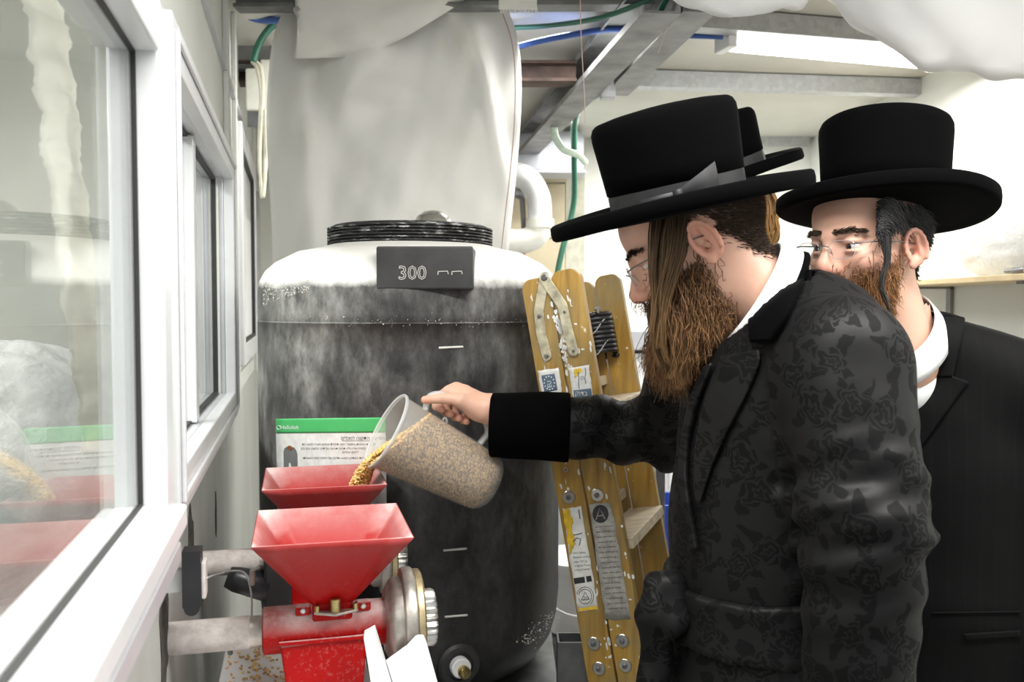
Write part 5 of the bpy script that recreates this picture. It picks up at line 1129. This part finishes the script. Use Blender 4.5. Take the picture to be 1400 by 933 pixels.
# ================================================================== the man pouring the grain
P1 = thing('person', 'man in black floral damask coat and velvet-collared sleeves pouring grain from the jug', 'person', (.46,1.30,0)); O1 = P1.location.copy()
a1, b1 = R(12), R(28.5); M1 = head_matrix(Vector((0,0,0)), a1, b1); nose = M1 @ Vector((.117,0,-.036)); HO1 = Wp(866,412,1.30)-nose; M1 = head_matrix(HO1, a1, b1)
w = lambda *q: np.array(Wp(*q))
H1 = Hat(Wp(929,282,1.30), Vector((-math.cos(R(12.2))*math.cos(a1*.5), math.sin(a1*.5), -math.sin(R(12.2)))), Vector((-.22,-.105,1)), .099, .086)
# body: head and neck, right hand on the jug handle, left hand, trunk under the coat
sh_ = Sdf(w(560,500,1.60)-np.array((0,0,.12)), w(770,500,1.80)+np.array((0,0,.06)), .0019)
wr = w(672,560,1.672); MC = [w(613,536,1.694), w(624,531,1.700), w(637,536,1.700), w(649,545,1.697)]
PIP = [w(598,544,1.706), w(610,549,1.712), w(624,556,1.712), w(638,563,1.708)]; DIP = [w(597,556,1.690), w(609,563,1.694), w(622,570,1.694), w(634,575,1.690)]; TIP = [w(604,560,1.668), w(616,566,1.669), w(628,572,1.670), w(638,577,1.671)]
sh_.cone(wr, w(745,578,1.675), .0255, .034, .02); sh_.cone(wr, w(650,556,1.672), .0265, .0235, .02)
for i in range(4):
    r_ = (.0098,.0102,.0097,.0085)[i]; sh_.cone(w(656,557,1.676), MC[i], .0185, .0115, .014); sh_.cone(MC[i], PIP[i], r_*1.1, r_, .004); sh_.cone(PIP[i], DIP[i], r_*.98, r_*.9, .003); sh_.cone(DIP[i], TIP[i], r_*.9, r_*.74, .003)
sh_.cone(w(657,560,1.660), w(630,548,1.648), .0175, .0135, .016); sh_.cone(w(630,547,1.648), w(603,545,1.644), .0118, .0098, .005); sh_.cone(w(603,545,1.644), w(581,547,1.645), .0098, .0078, .003)
hV, hQ = sh_.mesh(); hV = relax(hV, hQ, 2, .5)
sl_ = Sdf(w(1175,960,1.05)-.14, w(1175,960,1.05)+np.array((.14,.14,.10)), .0035); lw = w(1175,965,1.05); sl_.cone(lw+np.array((0,0,.07)), lw, .030, .026, .02)
for i, (dx, dl_) in enumerate(((-.03,.165),(-.012,.185),(.008,.178),(.026,.155))): sl_.cone(lw+np.array((dx*.5,0,-.01)), lw+np.array((dx,0,-.085)), .016, .011, .012); sl_.cone(lw+np.array((dx,0,-.085)), lw+np.array((dx-.008,0,-min(dl_,.135))), .0098, .0075, .003)
sl_.cone(lw+np.array((-.02,-.005,-.02)), lw+np.array((-.052,-.012,-.075)), .014, .009, .008)
lV, lQ = sl_.mesh()
tr_ = Sdf((.1,1.0,.4),(.75,1.6,1.55),.012); tr_.ell(w(1065,600,1.31), (.09,.12,.17), .03).ell(w(1060,760,1.30), (.10,.13,.20), .03).ell(w(1065,900,1.30), (.11,.14,.2), .03); tr_.cone(w(1040,430,1.30), w(1065,520,1.31), .045,.06,.03)
tV, tQ = tr_.mesh()
def join(parts):
    V, Q, C = [], [], []; n0 = 0
    for v, q, c in parts: V.append(v); Q.append(q+n0); C.append(c); n0 += len(v)
    return np.concatenate(V), np.concatenate(Q), np.concatenate(C)
HAIR1 = (.045,.026,.014); BEARD1 = (.16,.075,.03)
hc = np.tile(SKIN*1.05, (len(hV),1)); tipd = np.min([np.linalg.norm(hV-t_,axis=1) for t_ in TIP+[w(581,547,1.645)]],axis=0); wv = (.35*np.exp(-(tipd/.016)**2))[:,None]; hc = hc*(1-wv)+np.array((.66,.24,.17))*wv
V, Q, C = join([(H1.press(tf(M1,HV)),HQ,head_cols(BEARD1,HAIR1)), (hV,hQ,hc), (lV,lQ,np.tile(SKIN,(len(lV),1))), (tV,tQ,np.tile(SKIN,(len(tV),1)))])
np_mesh('body', V-np.array(O1), Q, M_skin, P1, cols=C)
eyes(P1, O1, M1, Wp(520,760,1.65), .0675); glasses(P1, O1, M1); brows(P1, O1, M1, (.035,.022,.014), 61)

# coat
LS, LE, LWr = w(1156,497,1.115), w(1181,715,1.045), w(1172,965,1.05); RS, RE, RWr = w(957,492,1.47), w(912,590,1.655), w(682,581,1.672); REnd = w(712,582,1.670)
def trunk1(s):
    s.ell(w(1058,575,1.30), (.135,.195,.21), .04); s.ell(w(1095,480,1.29), (.115,.190,.115), .05); s.ell(w(1045,735,1.30), (.142,.180,.22), .05); s.ell(w(1062,905,1.30), (.155,.19,.20), .05)
    s.cone(w(1062,920,1.30), np.array((.39,1.30,.52)), .155, .20, .05, sc=(1,.85,1)); return s
sj = trunk1(Sdf((-.08,.90,.40),(.66,1.80,1.62),.0065))
sj.cone(w(1078,420,1.28), LS+np.array((-.005,.03,.0)), .042, .070, .045); sj.cone(w(1050,425,1.33), RS, .042, .075, .045)
sj.cone(LS, LE, .081, .072, .035); sj.cone(LE, LWr, .072, .062, .02)
sj.cone(RS, RE, .083, .068, .03); sj.cone(RE, REnd, .067, .054, .02)
def axis_t(P, a, b): ab = b-a; t = ((P-a)@ab)/(ab@ab); return t, np.linalg.norm(P-a-np.clip(t,0,1)[...,None]*ab, axis=-1)
def folds1(P):
    out = np.zeros(P.shape[:-1], np.float32)
    t, d = axis_t(P, RE, RWr); m = (d < .10)*np.exp(-((t-.18)/.30)**2)*(t > -.4); out += m*.0085*np.sin(t*21+(P[...,2]-RE[2])*26+P[...,1]*8)
    t, d = axis_t(P, LS, LE); m = (d < .11)*np.exp(-((t-.9)/.42)**2); out += m*.0038*np.sin(t*17-(P[...,0]-LE[0])*30)+m*.0026*np.sin(t*37+(P[...,0])*55)
    t, d = axis_t(P, LE, LWr); m = (d < .10)*(t > 0)*np.exp(-(t/.6)**2); out += m*.0045*np.sin(t*22+P[...,0]*35)
    out += .0022*np.sin(P[...,0]*34+P[...,2]*17)*np.sin(P[...,2]*23+P[...,1]*19)
    return out
nk = np.array((-.855,0,.518)); sj.cone(w(1026,409,1.275)-nk*.016, w(1026,409,1.275)+nk*.15, .088, .10, .008, op='sub')
sj.warp(folds1)
# open skirt hem stays flat
jV, jQ = sj.mesh(); jV = relax(jV, jQ, 2, .5); cx_ = .42
dL = np.minimum(axis_t(jV,LS,LE)[1], axis_t(jV,LE,LWr)[1]); dR = np.minimum(axis_t(jV,RS,RE)[1], axis_t(jV,RE,RWr)[1]); ua = np.arctan2(jV[:,0]-cx_, -(jV[:,1]-1.30))*.17
axL = LS+(LE-LS)*np.clip(axis_t(jV,LS,LE)[0],0,1)[:,None]; ul = np.arctan2(jV[:,0]-axL[:,0], -(jV[:,1]-axL[:,1]))*.075+.7; ur = jV[:,0]+1.7
u_ = np.where(dL < .098, ul, np.where(dR < .098, ur, ua)); pat = np.stack([u_, jV[:,2], 0*u_],1)
np_mesh('coat', jV-np.array(O1), jQ, M_damask, P1, pat=pat)
bj = bvh_of(jV, jQ); onj = on_mesh(bj, 1.2)
# velvet cuff at the pouring hand
axc = Vector(RWr-RE).normalized(); zc_ = axc; yc_ = Vector((0,0,1)).cross(zc_).normalized(); Mc = Matrix((yc_.cross(zc_)*-1, yc_, zc_)).transposed()
rings = []
for z_, r_ in ((-.135,.0650),(-.13,.0668),(-.08,.0655),(-.02,.0630),(.014,.0610),(.016,.0585),(.0145,.0560),(-.03,.0545)): rings.append([Vector(RWr)-O1+zc_*z_+(yc_*math.cos(q)*.92+zc_.cross(yc_)*math.sin(q)*1.0)*(r_+.0012*math.sin(3*q+z_*40)) for q in np.linspace(0,2*math.pi,48,endpoint=False)])
MB().loft(rings).build('cuff', M_velvet, P1, smooth=True)
# shirt collar, velvet collar, lapel
d1 = Vector((83,0,137)).normalized(); ax1 = Vector((-d1.z,0,d1.x)); cc1 = Wp(1026,409,1.275)
collar_ring(P1, O1, cc1, d1, Vector((0,1,0)), .087, .079, ax1, -.022, .010, M_cotton, 'shirt_collar', flare=.10)
velA = [(1076,349),(1054,382),(1032,414),(1026,440),(1032,475)]; velB = [(1086,347),(1106,362),(1106,392),(1088,436),(1062,473)]
collar_ring(P1, O1, cc1, d1, Vector((0,1,0)), .090, .083, ax1, -.032, -.009, M_velvet, 'collar_stand', flare=.08)
ribbon_patch('velvet_collar', velA, velB, onj, M_velvet, P1, O1, nu=10, nv=22, off=.010, th=.006)
ribbon_patch('lapel', [(990,484),(975,520),(962,560),(954,610),(952,650),(957,690)], [(1044,474),(1050,492),(1028,540),(1000,592),(978,640),(960,694)], onj, M_damask, P1, O1, nu=10, nv=26, off=.006, th=.003, pat=True)
ribbon_patch('front_edge', [(972,500),(950,545),(938,600),(934,650),(940,700),(952,760)], [(984,492),(962,548),(949,600),(946,650),(952,698),(962,756)], onj, M_damask, P1, O1, nu=5, nv=26, off=.008, th=.006, pat=True)
# belt with knot
sb = trunk1(Sdf((.12,1.02,.98),(.66,1.58,1.16),.006)); sb.d = sb.d-.010; zz = sb.ax[2]; xx = sb.ax[0]; mid = 1.074+.10*(xx-.42); sb.d = np.maximum(sb.d, np.abs(zz[None,None,:]-mid[:,None,None])-.040)
bV, bQ = sb.mesh(); bV = relax(bV,bQ,1,.5); np_mesh('belt', bV-np.array(O1), bQ, M_damask, P1, pat=np.stack([np.arctan2(bV[:,0]-.42,-(bV[:,1]-1.3))*.17, bV[:,2], 0*bV[:,2]],1))
sk = Sdf(w(860,960,1.25)-np.array((0,.08,.0)), w(960,760,1.25)+np.array((.02,.12,.02)), .005); sk.ell(w(912,800,1.25), (.030,.026,.022), .015); sk.cone(w(905,800,1.24), w(893,838,1.235), .018,.024,.015); sk.cone(w(893,840,1.235), w(899,900,1.24), .026,.02,.015); sk.cone(w(915,800,1.24), w(925,850,1.22), .016,.022,.012); sk.cone(w(899,900,1.24), w(893,940,1.24), .02,.026,.01); sk.warp(lambda P: .003*np.sin(P[...,0]*120+P[...,2]*40))
kV, kQ = sk.mesh(); kV = relax(kV,kQ,1,.5); np_mesh('belt_knot', kV-np.array(O1), kQ, M_damask, P1, pat=np.stack([kV[:,0],kV[:,2],0*kV[:,0]],1))
legs_and_shoes(P1, O1, .40, 1.30, (-1,0,0), .62)
# hat
hc1 = Wp(929,282,1.30); hfd = Vector((-math.cos(R(12.2))*math.cos(a1*.5), math.sin(a1*.5), -math.sin(R(12.2))))
make_hat(P1, O1, hc1, hfd, Vector((-.22,-.105,1)), L=.194, W_=.172, cl=.099, cw=.086, ch=.137)
# hair, sidelock, beard
x, y, z = HV.T; hm_ = hair_mask(x,y,z); i = root_hair(hm_*H1.under(tf(M1,HV))*(z > -.075), 6500, 11); G = np.array(M1)[:3,:3]; gd = (np.stack([-.75+0*x[i],0*x[i],-.62+0*x[i]],1)) @ G.T
strands('hair', grow(i, M1, .009+.004*(z[i] > .03), gd, .6, .0008, 5, .12, 3, 4), .0004, M_hair, P1, O1, (.030,.018,.011), (.065,.040,.024))
def lock(ctrl, N, seed, jit=2., wave=0., Yj=.006):
    "hair lock: list of (y, x_left, x_right, Y)"
    rng = np.random.default_rng(seed); cl_ = rng.random((26,5)); c = np.array(ctrl, float); ts = np.linspace(0,len(c)-1,16); k = np.arange(len(c)); out = []
    yy, xl, xr, Yd = [np.interp(ts,k,c[:,j]) for j in range(4)]
    for q in range(N):
        g_ = cl_[rng.integers(26)]; u = float(np.clip(g_[0]+rng.normal()*.035,0,1)); ph = g_[1]*6.28+rng.normal()*.25; e = .75+.25*g_[2]*rng.uniform(.85,1); jx = (g_[3]-.5)*jit*2.2+rng.normal()*jit*.35; b = (g_[4]*2-1)+rng.normal()*.25; path = []
        for j,t in enumerate(np.linspace(0,1,16)):
            tt = t*e*15; f = lambda arr: np.interp(tt, np.arange(16), arr)
            path.append(tuple(Wp(f(xl)+(f(xr)-f(xl))*u+jx*t+wave*math.sin(t*11+ph)*(.3+t)+rng.normal()*.15, f(yy), f(Yd)+b*Yj*(1-.3*t)-.008*math.sin(math.pi*u))))
        out.append(path)
    return out
pay = lock([(270,892,948,1.226),(295,888,948,1.221),(318,885,945,1.216),(345,886,938,1.214),(378,886,926,1.214),(410,888,914,1.216),(445,888,910,1.220),(478,886,908,1.224),(508,890,920,1.228)], 900, 5, 4.0, 2.0, .009)
strands('sidelock', pay, .0007, M_hair, P1, O1, (.026,.017,.011), (.20,.115,.050), cvar=.45)
bm_ = beard_mask(x,y,z); i = root_hair(bm_*(z > -.14), 8500, 12); front = np.clip((x[i]-.0)/.08,0,1); gw = np.tile(np.array((.02,0,-1.)),(len(i),1)); gw[:,0] += .10*(1-front)
strands('beard', grow(i, M1, np.where((z[i] > -.068) & (x[i] > .065), .018, .030+.055*front), gw, .85, .0060, 15, .42, 4, 7), .00042, M_hair, P1, O1, (.085,.038,.016), (.21,.105,.042), cvar=.5)
low_ = lock([(418,884,950,1.245),(445,886,962,1.24),(470,892,955,1.24),(495,900,948,1.245),(515,908,940,1.25),(534,914,934,1.255)], 900, 8, 9, 3.0, .02); strands('beard_fringe', low_, .00042, M_hair, P1, O1, (.09,.042,.018), (.27,.15,.065), cvar=.5)

# ================================================================== the man in the plain suit behind
P2 = thing('person', 'man in plain black suit, white shirt and glasses looking over the pourer', 'person', (.77,1.62,0)); O2 = P2.location.copy()
a2_, b2_ = R(-30), R(5); M2_ = head_matrix(Vector((0,0,0)), a2_, b2_); Y0 = 1.48; nr_ = M2_ @ Vector((.117,0,-.036)); HO2 = Wp(1120,369,Y0+nr_.y)-nr_; M2_ = head_matrix(HO2, a2_, b2_)
HAIR2 = (.016,.015,.016); BEARD2 = (.20,.085,.032)
tr2 = Sdf((.5,1.35,.4),(1.05,1.9,1.5),.014); tr2.ell((.78,1.61,1.2), (.09,.09,.18), .03).ell((.78,1.61,.85), (.09,.09,.25), .03).cone((.665,1.515,1.50), (.71,1.56,1.33), .05,.06,.03)
tV, tQ = tr2.mesh()
lV2, lQ2 = lV-lw+np.array((.99,1.40,.80)), lQ
H2 = Hat(Wp(1209,286,1.50), Vector((-.87,-.5,.1135)), Vector((.05,.14,1)), .104, .098)
V, Q, C = join([(H2.press(tf(M2_,HV)),HQ,head_cols(BEARD2,HAIR2)), (tV,tQ,np.tile(SKIN,(len(tV),1))), (lV2,lQ2,np.tile(SKIN,(len(lV2),1)))]); np_mesh('body', V-np.array(O2), Q, M_skin, P2, cols=C)
eyes(P2, O2, M2_, Wp(760,470,1.2), .0705); glasses(P2, O2, M2_); brows(P2, O2, M2_, (.04,.026,.018), 62)
f2 = np.array((-.72,-.69,0)); l2 = np.array((.69,-.72,0)); A2 = np.stack([f2,l2,np.array((0,0,1.))],1); c2 = np.array((.775,1.60,0))
s2_ = Sdf((.45,1.20,.45),(1.12,1.95,1.60),.0075)
s2_.ell(c2+np.array((0,0,1.20)), (.130,.205,.22), .04, A2); s2_.ell(c2+np.array((.0,0,1.335))+f2*.0, (.105,.195,.085), .05, A2); s2_.ell(c2+np.array((0,0,.98)), (.135,.19,.24), .05, A2); s2_.ell(c2+np.array((0,0,.72)), (.14,.20,.24), .05, A2)
LS2 = c2+l2*.195+np.array((0,0,1.352)); LE2 = LS2+np.array((.02,.0,-.30)); LW2 = LE2+np.array((-.0,-.06,-.24)); RS2 = c2-l2*.185+np.array((0,0,1.34)); RE2 = RS2+np.array((.0,.0,-.30)); RW2 = RE2+np.array((-.03,-.02,-.22))
s2_.cone(np.array((.705,1.565,1.455)), LS2, .045, .072, .05); s2_.cone(np.array((.69,1.60,1.44)), RS2, .045, .07, .05)
for a_, b_, c_ in ((LS2,LE2,LW2),(RS2,RE2,RW2)): s2_.cone(a_, b_, .076, .066, .03); s2_.cone(b_, c_, .066, .055, .02)
s2_.warp(lambda P: .002*np.sin(P[...,0]*30+P[...,2]*15)*np.sin(P[...,2]*21+P[...,1]*17))
V, Q = s2_.mesh(); V = relax(V,Q,2,.5); np_mesh('jacket', V-np.array(O2), Q, M_suit, P2); b2v = bvh_of(V,Q); on2 = on_mesh(b2v, 1.5)
d12 = Vector((.472,.453,.755)).normalized(); e2 = Vector((.69,-.72,0)).normalized(); ax2 = d12.cross(e2); ax2 = ax2 if ax2.z > 0 else -ax2
cc2 = Vector((.660,1.515,1.455))
collar_ring(P2, O2, cc2, d12, e2, .080, .068, ax2, -.045, .010, M_cotton, 'shirt_collar', flare=.16)
ssh = Sdf((.56,1.42,1.25),(.80,1.66,1.46),.006); ssh.ell((.688,1.540,1.372), (.062,.062,.072), .01); sV, sQ = ssh.mesh(); np_mesh('shirt', sV-np.array(O2), sQ, M_cotton, P2)
ribbon_patch('shirt_front', [(1248,440),(1243,480),(1236,530)], [(1292,418),(1268,475),(1248,540)], on2, M_cotton, P2, O2, nu=6, nv=12, off=.003, th=.002)
ribbon_patch('collar', [(1284,404),(1288,428),(1272,465),(1258,492),(1276,519)], [(1297,405),(1322,437),(1318,470),(1311,500),(1306,519)], on2, M_suit, P2, O2, nu=8, nv=20, off=.010, th=.005)
ribbon_patch('lapel', [(1258,492),(1247,530),(1240,570),(1240,620)], [(1332,521),(1305,556),(1280,588),(1255,620)], on2, M_suit, P2, O2, nu=10, nv=20, off=.008, th=.004)
ribbon_patch('pocket_flap', [(1312,864),(1312,876)], [(1398,858),(1398,872)], on2, M_suit, P2, O2, nu=10, nv=4, off=.004, th=.003)
ribbon_patch('waist_seam', [(1268,836),(1268,840)], [(1400,834),(1400,838)], on2, M_suit, P2, O2, nu=14, nv=3, off=.003, th=.003)
legs_and_shoes(P2, O2, .775, 1.60, f2, .66)
make_hat(P2, O2, Wp(1209,286,1.50), Vector((-.87,-.5,.1135)), Vector((.05,.14,1)), L=.181, W_=.174, cl=.104, cw=.098, ch=.148, band_side=-1, bow=False, lift=.012)
hm_ = hair_mask(x,y,z); i = root_hair(hm_*(np.abs(y) > .02)*H2.under(tf(M2_,HV))*(z > -.085), 5000, 21); G = np.array(M2_)[:3,:3]; gd = np.tile(np.array((-.55,0,-.8)),(len(i),1)) @ G.T
strands('hair', grow(i, M2_, .012+.012*(z[i] > .0), gd, .6, .002, 6, .14, 13, 5), .0005, M_hair, P2, O2, (.014,.013,.014), (.045,.043,.045))
# curls above the ear and the thin lock
T2 = lambda px, py, dy: tuple(Wp(px,py,1.388+dy))
cur = []; rg = np.random.default_rng(31)
for k in range(420):
    u = rg.random(); v = rg.random(); e = rg.random(); x0 = 1197+14*u; y0 = 276+48*v; am = rg.uniform(2,6); ph = rg.uniform(0,6.28); x1 = 1238-34*v+rg.normal()*4; y1 = 312+30*e*v+rg.normal()*5; bend = rg.uniform(6,20); path = []
    for t in np.linspace(0,1,16):
        xx_ = x0+(x1-x0)*t+am*math.sin(t*6+ph)*t; yy_ = y0+(y1-y0)*t-bend*math.sin(math.pi*t)*(1-v*.6)+am*.5*math.cos(t*7+ph)*t; path.append(T2(xx_, max(yy_,270), -.004-.012*math.sin(math.pi*t)+.010*t+rg.normal()*.0004+(u-.5)*.004))
    cur.append(path)
strands('curls', cur, .00055, M_hair, P2, O2, (.013,.012,.013), (.07,.068,.07), cvar=.5)
thin = lock([(322,1202,1218,1.386),(345,1206,1219,1.384),(360,1208,1216,1.384),(376,1203,1211,1.384),(395,1201,1208,1.386),(415,1210,1216,1.390),(436,1219,1224,1.394)], 60, 33, 1.2, 1.5, .002); strands('sidelock', thin, .0008, M_hair, P2, O2, (.013,.012,.013), (.05,.045,.04))
bm_ = beard_mask(x,y,z); i = root_hair(bm_*(z > -.13), 5200, 22); front = np.clip((x[i])/.08,0,1)
strands('beard', grow(i, M2_, np.where((z[i] > -.068) & (x[i] > .065), .014, .020+.020*front), (-.02,-.02,-1.), .7, .004, 12, .40, 24, 6), .00042, M_hair, P2, O2, (.13,.05,.02), (.33,.16,.06), cvar=.4)

# ================================================================== the man mostly hidden behind the pourer
P3 = thing('person', 'man almost hidden behind the pourer, only tilted hat and ginger lock showing', 'person', (.68,2.10,0)); O3 = P3.location.copy()
HO3 = Wp(985,318,1.95); M3 = head_matrix(HO3, R(35), R(20)); tr3 = Sdf((.40,1.8,.4),(.95,2.4,1.5),.014); tr3.ell((.68,2.10,1.15), (.11,.16,.22), .03).ell((.68,2.10,.85), (.11,.15,.25), .03).cone((.52,1.98,1.44), (.65,2.08,1.28), .055,.09,.03); tV, tQ = tr3.mesh()
H3 = Hat(Wp(979,250,1.93), Vector((-.93,.15,-.325)), Vector((-.30,-.12,1)), .113, .09)
V, Q, C = join([(H3.press(tf(M3,HV)),HQ,head_cols((.25,.12,.05),(.20,.10,.04))), (tV,tQ,np.tile(SKIN,(len(tV),1)))]); np_mesh('body', V-np.array(O3), Q, M_skin, P3, cols=C)
s3_ = Sdf((.40,1.75,.45),(1.0,2.44,1.48),.012); s3_.ell((.685,2.10,1.14), (.125,.19,.21), .04); s3_.ell((.67,2.09,1.27), (.10,.18,.10), .05); s3_.ell((.69,2.10,.75), (.13,.18,.32), .05)
for k in (-1,1): s3_.cone((.68,2.10+.19*k,1.28), (.70,2.10+.21*k,1.0), .072,.062,.03); s3_.cone((.70,2.10+.21*k,1.0), (.62,2.10+.20*k,.80), .062,.052,.03)
V, Q = s3_.mesh(); V = relax(V,Q,2,.5); np_mesh('jacket', V-np.array(O3), Q, M_suit, P3); legs_and_shoes(P3, O3, .69, 2.10, (-1,0,0), .6)
make_hat(P3, O3, Wp(979,250,1.93), Vector((-.93,.15,-.325)), Vector((-.30,-.12,1)), L=.190, W_=.175, cl=.113, cw=.09, ch=.128, bow=False)
gl = lock([(258,1036,1056,1.86),(275,1040,1062,1.855),(292,1042,1066,1.85),(308,1046,1064,1.85),(322,1044,1062,1.85),(338,1048,1060,1.852),(346,1052,1058,1.853)], 260, 41, 1.5, 2.6, .008); strands('sidelock', gl, .0011, M_hair, P3, O3, (.16,.075,.024), (.46,.26,.09), cvar=.45)
hm_ = hair_mask(x,y,z); i = root_hair(hm_*H3.under(tf(M3,HV)), 1200, 42); G = np.array(M3)[:3,:3]; gd = np.tile(np.array((-.6,0,-.8)),(len(i),1)) @ G.T
strands('hair', grow(i, M3, .012+0*x[i], gd, .6, .001, 5, .3, 43, 4), .0008, M_hair, P3, O3, (.12,.06,.025), (.25,.14,.06))
